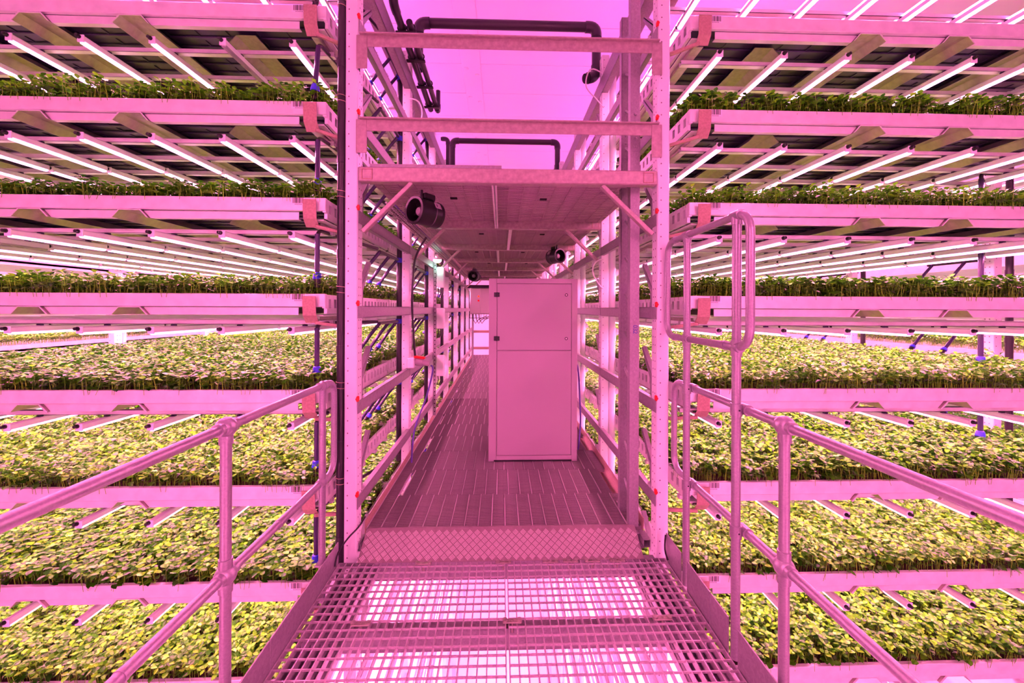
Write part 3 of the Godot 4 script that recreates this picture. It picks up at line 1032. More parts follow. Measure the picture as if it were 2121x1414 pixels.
# ---- gangway ----------------------------------------------------------------------
func gangway() -> void:
	var xs := [[-0.945, 0.028], [0.044, 0.995]]
	for i in 2:
		var o := thing("gangway_grating", "open steel bar grating underfoot, %s half of the gangway" % ["left", "right"][i], "grating", v(xs[i][0], 0, 0.55), "gangway gratings")
		var w: float = xs[i][1] - xs[i][0]
		var n := 24
		var L := 1.81
		var g := Geo.new()
		g.box(Vector3(-0.0025, -0.03, 0), Vector3(0.0025, 0, -L))
		var bm := g.mesh()
		for k in n + 1:
			var m := part(o, "bearing_bar", bm, M.grate)
			m.position.x = w * k / n
		g = Geo.new()
		g.box(Vector3(0, -0.008, -0.0025), Vector3(w, 0.0005, 0.0025))
		var rm := g.mesh()
		var d := 0.012
		while d < L:
			var m := part(o, "cross_rod", rm, M.grate)
			m.position.z = -d
			d += 0.0504
		g = Geo.new()
		g.box(Vector3(-0.002, -0.03, -L), Vector3(w + 0.002, 0.001, -L - 0.004))
		part(o, "end_bar", g, M.galvanised)
	# channels that carry the grating
	for i in [1, 2]:
		var d: float = [0.95, 1.9, 2.40][i]
		var xa: float = -0.94 if i == 1 else -0.86
		var xb: float = 1.0 if i == 1 else 0.955
		var g := Geo.new()
		g.box(v(xa, -0.136, d), v(xb, -0.032, d + 0.006))
		g.box(v(xa, -0.038, d), v(xb, -0.032, d + 0.05))
		g.box(v(xa, -0.136, d - 0.001), v(xb, -0.130, d + 0.05))
		single("cross_channel", g, M.galvanised, "galvanised channel under the grating, %s" % ["nearest the viewer", "halfway to the ramp plate", "under the ramp plate"][i], "channel", "channels under the gangway")
	for s in [-1, 1]:
		var xo := -0.962 if s < 0 else 1.03
		var g := Geo.new()
		g.box(v(xo, -0.105, 0.5), v(xo - s * 0.23, -0.10, 1.88), 0.001)
		g.box(v(xo, -0.105, 1.96), v(xo - s * 0.23, -0.10, 2.38), 0.001)
		for q in 5:
			g.box(v(xo - s * (0.015 + q * 0.046), -0.1, 0.5), v(xo - s * (0.035 + q * 0.046), -0.07, 1.88), 0.003)
			g.box(v(xo - s * (0.015 + q * 0.046), -0.1, 1.96), v(xo - s * (0.035 + q * 0.046), -0.07, 2.38), 0.003)
		single("side_stringer", g, M.galvanised, "long ribbed steel stringer under the %s edge of the grating" % ["left" if s < 0 else "right"], "stringer")
	# toe boards
	var tl := [[-0.953, 0.55, 1.668], [-0.953, 1.674, 2.36]]
	for i in 2:
		var g := Geo.new()
		g.box(v(-0.956, -0.03, tl[i][1]), v(-0.950, 0.125, tl[i][2]), 0.001)
		single("toe_board", g, M.galvanised, "galvanised toe board along left edge of grating, %s" % ["nearer piece" if i == 0 else "piece by the ramp plate"], "toe board", "gangway toe boards")
	var tr := [[0.55, 1.642], [1.714, 1.86], [1.866, 2.098], [2.170, 2.37]]
	for i in 4:
		var g := Geo.new()
		g.box(v(1.004, -0.03, tr[i][0]), v(1.010, 0.15, tr[i][1]), 0.001)
		single("toe_board", g, M.galvanised, "galvanised toe board along right edge of grating, %s piece from the viewer" % NTH[i], "toe board", "gangway toe boards")
	# spring clips that hold the grating down
	for i in 9:
		var p: Vector3 = [v(-0.66, 0, 1.9), v(0.06, 0, 1.9), v(0.79, 0, 1.9), v(-0.45, 0, 2.345), v(0.02, 0, 2.345), v(0.3, 0, 2.345), v(0.42, 0, 2.345), v(0.55, 0, 2.345), v(0.7, 0, 2.345)][i]
		var g := Geo.new()
		g.box(p + Vector3(-0.045, 0.001, 0.014), p + Vector3(0.045, 0.006, -0.014), 0.002)
		g.cyl(p + Vector3(-0.035, 0, 0), p + Vector3(-0.035, 0.014, 0), 0.012, 10)
		g.cyl(p + Vector3(0.035, 0, 0), p + Vector3(0.035, 0.014, 0), 0.012, 10)
		g.cyl(p + Vector3(0, -0.05, 0), p + Vector3(0, 0.012, 0), 0.006, 8)
		single("grating_clip", g, M.raw_steel, "small steel saddle clip on the grating, %s" % ["left end of middle channel", "centre of middle channel", "right end of middle channel", "far left by the ramp plate", "middle by the ramp plate", "just right of centre by the ramp plate", "third from the right by the ramp plate", "second from the right by the ramp plate", "rightmost by the ramp plate"][i], "clip", "grating clips")
	# checkered ramp plate up to the walkway
	var A := v(-0.84, 0.006, 2.352)
	var B := v(-0.835, 0.113, 2.525)
	var up := (B - A)
	var Ls := up.length()
	var ey := up.normalized()
	ey = Vector3(0, ey.y, ey.z).normalized()
	var nn := Vector3.RIGHT.cross(ey).normalized()
	if nn.y < 0: nn = -nn
	var o := thing("ramp_plate", "sloping checkered metal plate bridging grating and walkway", "plate", A)
	var g := Geo.new()
	g.obox(Vector3(0.853, 0, 0) + ey * Ls * 0.5 - nn * 0.003, Basis(Vector3.RIGHT, nn, Vector3.RIGHT.cross(nn)), Vector3(1.706, 0.006, Ls), 0.002)
	g.obox(Vector3(0.853, 0, 0) + ey * Ls + Vector3(0, -0.003, -0.006), Basis(), Vector3(1.69, 0.006, 0.016), 0.001)
	part(o, "plate", g, M.checker)
	g = Geo.new()
	# five-bar pattern: lozenge groups of parallel ribs, every other one turned
	var q := 0.034
	var cu := (Vector3.RIGHT + ey).normalized()
	var cw := (Vector3.RIGHT - ey).normalized()
	for i in range(-4, 60):
		for k in range(-60, 60):
			var c := cu * (i * q) + cw * (k * q)
			var cy := c.dot(ey)
			if c.x < 0.02 or c.x > 1.686 or cy < 0.012 or cy > Ls - 0.012: continue
			var dx := cu if (i + k) % 2 == 0 else cw
			var dy := cw if (i + k) % 2 == 0 else cu
			for b in 4:
				g.obox(c + dy * (b - 1.5) * 0.0074 + nn * 0.0011, Basis(dx, nn, dx.cross(nn)), Vector3(0.029, 0.0026, 0.0046))
	var tr2 := part(o, "raised_treads", g, M.tread)
	tr2.set_meta("kind", "stuff")

func handrails() -> void:
	var R := 0.0175
	# left: two posts, level top and middle rails, rounded return at the far end
	var xl := -0.985
	var yt := 1.072
	var ym := 0.541
	var o := thing("handrail", "galvanised tubular handrail on the left of the gangway", "handrail", v(xl, 0, 0))
	var q := func(y: float, d: float) -> Vector3: return Vector3(0, y, -d)
	var g := Geo.new()
	g.tube(rounded([q.call(yt, 0.3), q.call(yt, 2.375), q.call(ym, 2.375), q.call(ym, 0.3)], 0.09, 8), R, 18)
	part(o, "looped_rail", g, M.tube_zinc)
	for i in 2:
		var d: float = [1.452, 2.222][i]
		g = Geo.new()
		g.cyl(q.call(-0.12, d), q.call(yt, d), R * 1.05, 18)
		part(o, "post", g, M.tube_zinc)
		for y in [yt, ym]:
			g = Geo.new()
			if i == 0:
				g.ball(q.call(y, d), 0.036, 24)
				g.cyl(q.call(y - 0.06, d), q.call(y + (0.0 if y == yt else 0.06), d), 0.0225, 20)
			else:
				g.ball(q.call(y, d), 0.027, 20)
			g.cyl(q.call(y, d - 0.045), q.call(y, d + 0.045), 0.0235, 20)
			part(o, "ball_fitting" if i == 0 else "joint_fitting", g, M.tube_zinc)
	for p in [[ym, 1.79], [ym, 1.06]]:
		g = Geo.new()
		g.cyl(q.call(p[0], p[1] - 0.006), q.call(p[0], p[1] + 0.006), R * 1.12, 18)
		part(o, "sleeve_joint", g, M.tube_zinc)
	g = Geo.new()
	g.box(Vector3(-0.028, 0.085, -2.19), Vector3(0.027, 0.094, -2.26), 0.002)
	g.box(Vector3(-0.028, -0.02, -1.42), Vector3(0.027, -0.01, -1.49), 0.002)
	g.cyl(Vector3(0.015, 0.02, -2.222), Vector3(0.0275, 0.02, -2.222), 0.01, 8)
	part(o, "side_bracket", g, M.tube_zinc)
	# right: three posts; two of them carry the high gate loop
	var xp := 1.016
	o = thing("handrail", "galvanised tubular handrail on the right of the gangway, with a tall closed loop", "handrail", v(xp, 0, 0))
	var xr := 0.039
	q = func(y: float, d: float) -> Vector3: return Vector3(xr, y, -d)
	g = Geo.new()
	g.tube(rounded([q.call(yt, 0.3), q.call(yt, 2.375), q.call(0.547, 2.375), q.call(0.547, 0.3)], 0.09, 8), R, 18)
	part(o, "looped_rail", g, M.tube_zinc)
	g = Geo.new()
	var z := func(y: float, d: float) -> Vector3: return Vector3(0, y, -d)
	g.tube(rounded([z.call(1.907, 2.0), z.call(1.907, 1.585), z.call(1.341, 1.585), z.call(1.341, 2.387), z.call(1.907, 2.387), z.call(1.907, 2.0)], 0.095, 8), R, 18, false)
	part(o, "gate_loop", g, M.tube_zinc, "tall rounded rectangular tube loop")
	for d in [2.134, 1.678]:
		g = Geo.new()
		g.cyl(z.call(0.0, d), z.call(1.907, d), R * 1.05, 18)
		part(o, "post", g, M.tube_zinc)
		for y in [yt, 0.547]:
			g = Geo.new()
			g.cyl(z.call(y - 0.027, d), z.call(y + 0.027, d), 0.0235, 20)
			g.cyl(q.call(y, d - 0.027), q.call(y, d + 0.027), 0.0235, 20)
			g.cyl(z.call(y, d) + Vector3(0.0, 0, 0.02), z.call(y, d) + Vector3(0.0, 0, 0.0245), 0.007, 10)
			var cf := part(o, "crossover_fitting", g, M.tube_zinc)
			g = Geo.new()
			g.cyl(z.call(y, d) + Vector3(0.0, 0, 0.0245), z.call(y, d) + Vector3(0, 0, 0.0252), 0.004, 8)
			part(cf, "set_screw", g, M.dark_gap)
		for y in [1.907, 1.341]:
			g = Geo.new()
			g.cyl(z.call(y, d - 0.03), z.call(y, d + 0.03), 0.0225, 20)
			g.cyl(z.call(y - 0.04, d), z.call(y + (0.0 if y > 1.5 else 0.03), d), 0.0222, 20)
			part(o, "tee_fitting", g, M.tube_zinc)
	for p in [[1.907, 2.275], [1.341, 2.28], [1.341, 1.765], [1.907, 1.7]]:
		g = Geo.new()
		g.cyl(z.call(p[0], p[1] - 0.012), z.call(p[0], p[1] + 0.012), R * 1.2, 18)
		part(o, "sleeve_joint", g, M.tube_zinc)
	g = Geo.new()
	g.cyl(q.call(-0.12, 1.44), q.call(yt, 1.44), R * 1.05, 18)
	part(o, "post", g, M.tube_zinc)
	for y in [yt, 0.547]:
		g = Geo.new()
		g.ball(q.call(y, 1.44), 0.036, 24)
		g.cyl(q.call(y - 0.06, 1.44), q.call(y + (0.0 if y == yt else 0.06), 1.44), 0.0225, 20)
		g.cyl(q.call(y, 1.395), q.call(y, 1.485), 0.0235, 20)
		part(o, "ball_fitting", g, M.tube_zinc)

# ---- raised walkway ---------------------------------------------------------------
func walkway() -> void:
	var wy := 0.1
	var o := thing("walkway_deck", "raised walkway of narrow perforated steel planks between the racks", "walkway", v(0, wy, 0))
	# one plank: serrated cross ribs between two raised lips
	var pw := 0.0885
	var pl := 0.455
	var g := Geo.new()
	g.box(Vector3(0.002, -0.03, 0), Vector3(pw - 0.002, -0.004, -pl + 0.003))
	var k := 0
	while k < 30:
		var z := 0.006 + k * 0.015
		g.box(Vector3(0.007, -0.004, -z), Vector3(pw - 0.007, 0.0, -z - 0.0075))
		k += 1
	var body := g.mesh()
	g = Geo.new()
	g.box(Vector3(0.0, -0.03, 0), Vector3(0.004, 0.004, -pl + 0.003), 0.001)
	var lip := g.mesh()
	var cols := 20
	var x0 := -0.853
	var row := 0
	var d := 2.545
	var far_body := Geo.new()
	var far_lips := Geo.new()
	while d < 12.0:
		var off := -0.0 if row % 2 == 0 else 0.03
		for c in cols:
			var x := x0 + c * pw + off * (0.0 if c == 0 else 1.0)
			if c == cols - 1 and off > 0.0: continue
			if row < 8:
				var m := part(o, "plank", body, M.deck)
				m.position = Vector3(x, 0, -d)
				var l := part(m, "plank_lip", lip, M.deck_lip)
			else:
				far_body.box(Vector3(x + 0.002, -0.03, -d), Vector3(x + pw - 0.001, -0.002, -d - pl + 0.004))
				far_lips.box(Vector3(x - 0.002, -0.03, -d), Vector3(x + 0.003, 0.004, -d - pl + 0.004))
		d += pl + 0.004
		row += 1
	var fb := part(o, "far_planks", far_body, M.deck)
	fb.set_meta("kind", "stuff")
	part(o, "far_plank_lips", far_lips, M.deck_lip).set_meta("kind", "stuff")
	for s in [-1, 1]:
		g = Geo.new()
		var x := -0.857 if s < 0 else 0.93
		g.box(Vector3(x - 0.004, -0.1, -2.545), Vector3(x + 0.004, 0.05, -12.0), 0.002)
		g.box(Vector3(x, -0.1, -2.545), Vector3(x - s * 0.05, -0.09, -12.0))
		part(o, "edge_channel", g, M.rusty, "dull reddish edge channel")
	for i in 8:
		g = Geo.new()
		var dd := frame_d(i) + 0.1
		g.box(Vector3(-0.85, -0.13, -dd), Vector3(0.925, -0.031, -dd - 0.05), 0.004)
		part(o, "cross_bearer", g, M.galvanised)
	# square stub ends beside the ramp plate
	for s in [-1, 1]:
		g = Geo.new()
		var x := -0.872 if s < 0 else 0.915
		for a in [[-0.022, -0.05, 0.022, -0.045], [-0.022, -0.005, 0.022, 0.0], [-0.022, -0.05, -0.018, 0.0], [0.018, -0.05, 0.022, 0.0]]:
			g.box(Vector3(x + a[0], wy - 0.03 + a[1], -2.44), Vector3(x + a[2], wy - 0.03 + a[3], -2.54))
		single("tube_stub", g, M.galvanised, "open square tube end %s of the ramp plate" % ["left" if s < 0 else "right"], "tube", "tube stubs by the ramp plate")

func upper_walkway() -> void:
	var o := thing("upper_walkway", "upper steel walkway seen from below, with mesh deck and square beams", "walkway", v(0, 2.268, 0))
	var x0 := -0.8645
	var x1 := 0.9605
	for k in 7:
		var d := frame_d(k)
		var g := Geo.new()
		g.box(Vector3(x0, 0, -d), Vector3(x1, 0.088, -d - 0.06), 0.006)
		part(o, "square_beam", g, M.beam)
		# welded stub ends on the beam's face
		for s in [-1, 1]:
			var xc := x0 + 0.055 if s < 0 else x1 - 0.055
			g = Geo.new()
			for a in [[-0.033, 0.012, 0.033, 0.017], [-0.033, 0.071, 0.033, 0.076], [-0.033, 0.012, -0.028, 0.076], [0.028, 0.012, 0.033, 0.076]]:
				g.box(Vector3(xc + a[0], a[1], -d + 0.004), Vector3(xc + a[2], a[3], -d), 0.001)
			part(o, "stub_end", g, M.rusty)
		# diagonal braces down to the posts
		for s in [-1, 1]:
			g = Geo.new()
			var a := Vector3(-0.545 if s < 0 else 0.62, 0.0, -d - 0.03)
			var b := Vector3(-0.842 if s < 0 else 0.938, -0.300, -d - 0.03)
			g.bar(a, b, 0.04, 0.026, 0.003)
			part(o, "diagonal_brace", g, M.beam)
		if k < 6:
			g = Geo.new()
			g.box(Vector3(x0, 0.075, -d - 0.06), Vector3(x1, 0.084, -d - BAY))
			var c := 0
			while c < 17:
				var x := x0 + 0.05 + c * 0.108
				g.box(Vector3(x, 0.068, -d - 0.06), Vector3(x + 0.006, 0.075, -d - BAY))
				c += 1
			var q := 0.1
			while q < BAY:
				g.box(Vector3(x0, 0.071, -d - q), Vector3(x1, 0.0752, -d - q - 0.004))
				q += 0.045
			part(o, "mesh_deck", g, M.under_deck)
			g = Geo.new()
			var xj: float = -0.045 if k % 2 == 0 else 0.09
			g.box(Vector3(xj - 0.016, 0.0, -d - 0.05), Vector3(xj + 0.016, 0.005, -d - BAY))
			g.box(Vector3(xj - 0.0025, 0.0, -d - 0.05), Vector3(xj + 0.0025, 0.07, -d - BAY))
			part(o, "joist", g, M.aluminium)
			for s in [-1, 1]:
				g = Geo.new()
				g.box(Vector3(xj + s * 0.33, 0.04, -d - 0.5), Vector3(xj + s * 0.33 + 0.05, 0.05, -d - 0.53), 0.001)
				part(o, "deck_clip", g, M.dark_gap)
	var g2 := Geo.new()
	g2.box(Vector3(-0.80, 0.088, -2.43), Vector3(0.0, 0.112, -2.434))
	part(o, "toe_strip", g2, M.galvanised)

func cross_beams() -> void:
	for i in 2:
		var y: float = [3.143, 2.638][i]
		var o := thing("guard_beam", "angle beam across the aisle between first posts, %s" % ["upper one" if i == 0 else "lower one just above the upper walkway"], "beam", v(0.055, y, D0 - 0.012), "guard beams across the aisle")
		var g := Geo.new()
		g.box(Vector3(-0.905, -0.072, 0.0), Vector3(0.905, 0.0, -0.006), 0.001)
		g.box(Vector3(-0.905, -0.006, 0.022), Vector3(0.905, 0.002, -0.03), 0.001)
		part(o, "angle", g, M.beam)
		for s in [-1, 1]:
			g = Geo.new()
			var x: float = s * 0.893
			g.box(Vector3(x - 0.031, -0.205, 0.003), Vector3(x + 0.031, -0.004, -0.004), 0.003)
			g.box(Vector3(x + s * 0.031 - 0.003, -0.205, 0.002), Vector3(x + s * 0.031 + 0.003, -0.004, -0.05), 0.002)
			part(o, "end_plate", g, M.beam)

func ladder_column() -> void:
	var o := thing("lattice_column", "galvanised lattice upright of two legs standing right of the cabinet by the right rack", "column", v(0.862, 0.1, 0))
	var legs := [[2.53, 3.9], [2.725, 3.43]]
	for i in 2:
		var d: float = legs[i][0]
		var h: float = legs[i][1]
		var g := Geo.new()
		g.box(Vector3(-0.031, 0, -d), Vector3(0.031, h, -d - 0.004), 0.001)
		g.box(Vector3(-0.031, 0, -d), Vector3(-0.027, h, -d - 0.05), 0.001)
		g.box(Vector3(0.027, 0, -d), Vector3(0.031, h, -d - 0.05), 0.001)
		part(o, "leg", g, M.galvanised)
		g = Geo.new()
		g.box(Vector3(-0.032, 2.42, -d + 0.0015), Vector3(0.032, 2.66 + 0.12 * i, -d), 0.001)
		for r in 5:
			g.lathe(Vector3(0.0, 2.45 + r * 0.052, -d), Vector3.BACK, [Vector2(0, 0.009), Vector2(0.008, 0.009), Vector2(0.011, 0.005), Vector2(0.011, 0)], 8)
		part(o, "splice_plate", g, M.galvanised)
	var y := 0.12
	var flip := false
	while y < 3.3:
		var g := Geo.new()
		g.cyl(Vector3(0.0, y, -2.555), Vector3(0.0, y + 0.11, -2.73), 0.008, 8)
		part(o, "lacing_rod", g, M.galvanised)
		y += 0.255
	var tm := TextMesh.new()
	var fnt := SystemFont.new()
	fnt.font_names = PackedStringArray(["Droid Sans"])
	tm.font = fnt
	tm.text = "032"
	tm.font_size = 32
	tm.pixel_size = 0.026 / 23.0
	tm.depth = 0.0006
	var t := MeshInstance3D.new()
	t.name = "pen_number"
	t.mesh = tm
	t.material_override = M.ink
	t.position = Vector3(0.004, 1.272, -2.529)
	t.rotation.z = -PI / 2.0
	t.set_meta("label", "hand-written blue number")
	o.add_child(t)

func cabinet() -> void:
	var dep := 3.629
	var o := thing("metal_cabinet", "tall grey two-panel metal cabinet standing on the walkway", "cabinet", v(0.298, 0.1045, dep))
	var w := 0.408
	var h := 1.677
	var g := Geo.new()
	g.box(Vector3(-w, 0.012, -0.012), Vector3(w, h, -0.6), 0.004)
	part(o, "body", g, M.cabinet)
	# face frame
	g = Geo.new()
	g.box(Vector3(-w, 0.012, 0), Vector3(-w + 0.072, h, -0.014), 0.003)
	g.box(Vector3(w - 0.055, 0.012, 0), Vector3(w, h, -0.014), 0.003)
	g.box(Vector3(-w + 0.07, h - 0.045, 0), Vector3(w - 0.053, h, -0.014), 0.003)
	g.box(Vector3(-w + 0.07, 0.012, 0), Vector3(w - 0.053, 0.052, -0.014), 0.003)
	part(o, "face_frame", g, M.cabinet)
	g = Geo.new()
	g.box(Vector3(-w + 0.076, 1.019, 0.001), Vector3(w - 0.058, h - 0.049, -0.02), 0.003)
	var d := part(o, "door", g, M.cabinet)
	for y in [1.528, 1.127]:
		g = Geo.new()
		g.box(Vector3(-w + 0.046, y - 0.02, 0.008), Vector3(-w + 0.073, y + 0.02, 0.0), 0.002)
		g.box(Vector3(-w + 0.075, y - 0.02, 0.008), Vector3(-w + 0.098, y + 0.02, 0.0), 0.002)
		g.cyl(Vector3(-w + 0.074, y - 0.022, 0.008), Vector3(-w + 0.074, y + 0.022, 0.008), 0.006, 10)
		var hg := part(d, "hinge", g, M.black, "black hinge")
		g = Geo.new()
		g.lathe(Vector3(w - 0.105, y, 0.001), Vector3.BACK, [Vector2(0, 0.014), Vector2(0.006, 0.014), Vector2(0.006, 0.008)], 16)
		part(d, "lock", g, M.black, "black ringed lock")
		g = Geo.new()
		g.lathe(Vector3(w - 0.105, y, 0.001), Vector3.BACK, [Vector2(0, 0.008), Vector2(0.004, 0.008), Vector2(0.004, 0)], 12)
		part(d, "lock_barrel", g, M.steel_box)
	g = Geo.new()
	g.box(Vector3(-w + 0.076, 0.056, 0.0005), Vector3(w - 0.058, 1.014, -0.02), 0.003)
	part(o, "lower_panel", g, M.cabinet)
	g = Geo.new()
	g.box(Vector3(-w + 0.05, 0.0, -0.002), Vector3(w - 0.05, 0.014, -0.58))
	part(o, "plinth", g, M.dark_gap, "dark shadow gap plinth")
	for s in [-1, 1]:
		g = Geo.new()
		g.box(Vector3(s * w, 0.0, 0.0), Vector3(s * (w - 0.05), 0.014, -0.05), 0.002)
		part(o, "foot", g, M.cabinet)

func elbow_run(o: Node3D, called: String, pts: Array, r: float, bend := 0.09) -> void:
	var g := Geo.new()
	g.tube(rounded(pts, bend, 6), r, 18)
	part(o, called, g, M.pipe_black)
	for i in range(1, pts.size() - 1):
		var a: Vector3 = (pts[i - 1] - pts[i]).normalized()
		var b: Vector3 = (pts[i + 1] - pts[i]).normalized()
		g = Geo.new()
		g.tube(rounded([pts[i] + a * (bend + 0.03), pts[i], pts[i] + b * (bend + 0.03)], bend, 6), r * 1.16, 18)
		part(o, "elbow", g, M.pipe_black)

func pipework() -> void:
	for i in 2:
		var d: float = [3.94, 6.68][i]
		var o := thing("pipe_loop", "black plastic pipe loop crossing under the ceiling, %s" % ["nearer one" if i == 0 else "further one"], "pipe", v(0, 3.85, d), "black pipe loops under the ceiling")
		elbow_run(o, "crossing_pipe", [Vector3(-0.825, 0.005, 0.0), Vector3(-0.825, 0.475, 0), Vector3(0.945, 0.475, 0), Vector3(0.945, -0.02, 0), Vector3(0.82, -0.07, 0.05)], 0.045, 0.08)
	var o2 := thing("twin_pipes", "pair of black pipes with clamps along the top of the left rack", "pipe", v(-0.80, 3.80, 3.0))
	elbow_run(o2, "outer_pipe", [Vector3(-0.02, 0.7, 0.05), Vector3(-0.02, 0.0, 0.0), Vector3(-0.02, 0.0, -1.6)], 0.03, 0.07)
	elbow_run(o2, "inner_pipe", [Vector3(0.055, 0.0, -0.2), Vector3(0.055, 0.0, -1.66), Vector3(0.055, 0.25, -1.66)], 0.026, 0.06)
	for z in [-0.25, -0.62, -1.05, -1.45]:
		var g := Geo.new()
		g.box(Vector3(-0.07, -0.045, z), Vector3(0.1, -0.032, z - 0.04), 0.004)
		for x in [-0.02, 0.055]: g.torus(Vector3(x, 0, z - 0.02), Vector3.BACK, 0.034, 0.006, 18, 6)
		part(o2, "pipe_clamp", g, M.black)
	var o3 := thing("return_pipe", "short black pipe bend over the left rack beyond the second post", "pipe", v(-0.86, 3.72, 6.3))
	elbow_run(o3, "bend_pipe", [Vector3(-0.1, 0.47, 0), Vector3(0.01, 0.47, 0), Vector3(0.01, -0.1, 0)], 0.03, 0.06)

func fan(at: Vector3, dir: Vector3, label: String) -> void:
	var o := thing("duct_fan", label, "fan", at, "black duct fans")
	var d := dir.normalized()
	var r := 0.088
	var L := 0.19
	var g := Geo.new()
	g.lathe(-d * L * 0.5, d, [Vector2(0, r * 0.5), Vector2(0, r), Vector2(0.012, r), Vector2(0.014, r * 0.95), Vector2(L * 0.3, r * 0.97), Vector2(L * 0.32, r * 1.03), Vector2(L * 0.36, r * 1.03), Vector2(L * 0.38, r * 0.97), Vector2(L - 0.014, r * 0.95), Vector2(L - 0.012, r * 1.04), Vector2(L, r * 1.02), Vector2(L, r * 0.84), Vector2(L * 0.45, r * 0.8), Vector2(L * 0.4, 0.0)], 32)
	part(o, "casing", g, M.black)
	g = Geo.new()
	g.lathe(d * L * 0.1, d, [Vector2(0, 0.03), Vector2(0.03, 0.03), Vector2(0.042, 0.022), Vector2(0.045, 0)], 20)
	part(o, "hub", g, M.cabinet, "grey fan hub")
	var x := Vector3.UP.cross(d).normalized()
	for k in 6:
		var a := TAU * k / 6
		var rr := x * cos(a) + Vector3.UP * sin(a)
		g = Geo.new()
		g.obox(d * L * 0.14 + rr * 0.05, Basis(rr, d.rotated(rr, 0.6), rr.cross(d.rotated(rr, 0.6))), Vector3(0.045, 0.004, 0.035), 0.001)
		part(o, "blade", g, M.black)
	g = Geo.new()
	var top := Vector3(0, r, 0)
	g.obox(top + Vector3(0, 0.018, 0) - d * 0.02, Basis(d, Vector3.UP, d.cross(Vector3.UP)), Vector3(0.09, 0.04, 0.06), 0.006)
	g.cyl(top + Vector3(0, 0.0, 0) + d * 0.03, top + Vector3(0, 0.055, 0) + d * 0.03, 0.008, 8)
	part(o, "terminal_box", g, M.black)
	g = Geo.new()
	var side := x * r * 0.99 * (1.0 if x.z > 0 else -1.0)
	g.obox((side + Vector3(0, r * 0.55, 0)).normalized() * (r + 0.001) - d * 0.04, Basis(d, (side + Vector3(0, r * 0.55, 0)).normalized(), d.cross((side + Vector3(0, r * 0.55, 0)).normalized())), Vector3(0.05, 0.002, 0.045))
	part(o, "rating_label", g, M.cabinet, "pale rating label")

func fans() -> void:
	fan(v(-0.50, 2.13, 2.62), Vector3(-0.62, 0.02, 0.78), "black axial duct fan hung under the front of the upper walkway on the left")
	fan(v(-0.45, 2.055, 6.7), Vector3(-0.2, 0, 0.98), "black duct fan further down the aisle, left of the cabinet top")
	fan(v(0.69, 2.17, 5.0), Vector3(0.5, 0, 0.87), "black duct fan behind a brace above the cabinet's right corner")

func cable(called: String, pts: Array, r: float, m: Material, label: String, group := "") -> void:
	var c := Curve3D.new()
	for i in pts.size():
		var tan := Vector3.ZERO
		if i > 0 and i < pts.size() - 1: tan = (pts[i + 1] - pts[i - 1]) * 0.18
		c.add_point(pts[i], -tan, tan)
	c.bake_interval = 0.03
	var g := Geo.new()
	g.tube(Array(c.get_baked_points()), r, 8)
	single(called, g, m, label, "cable", group)

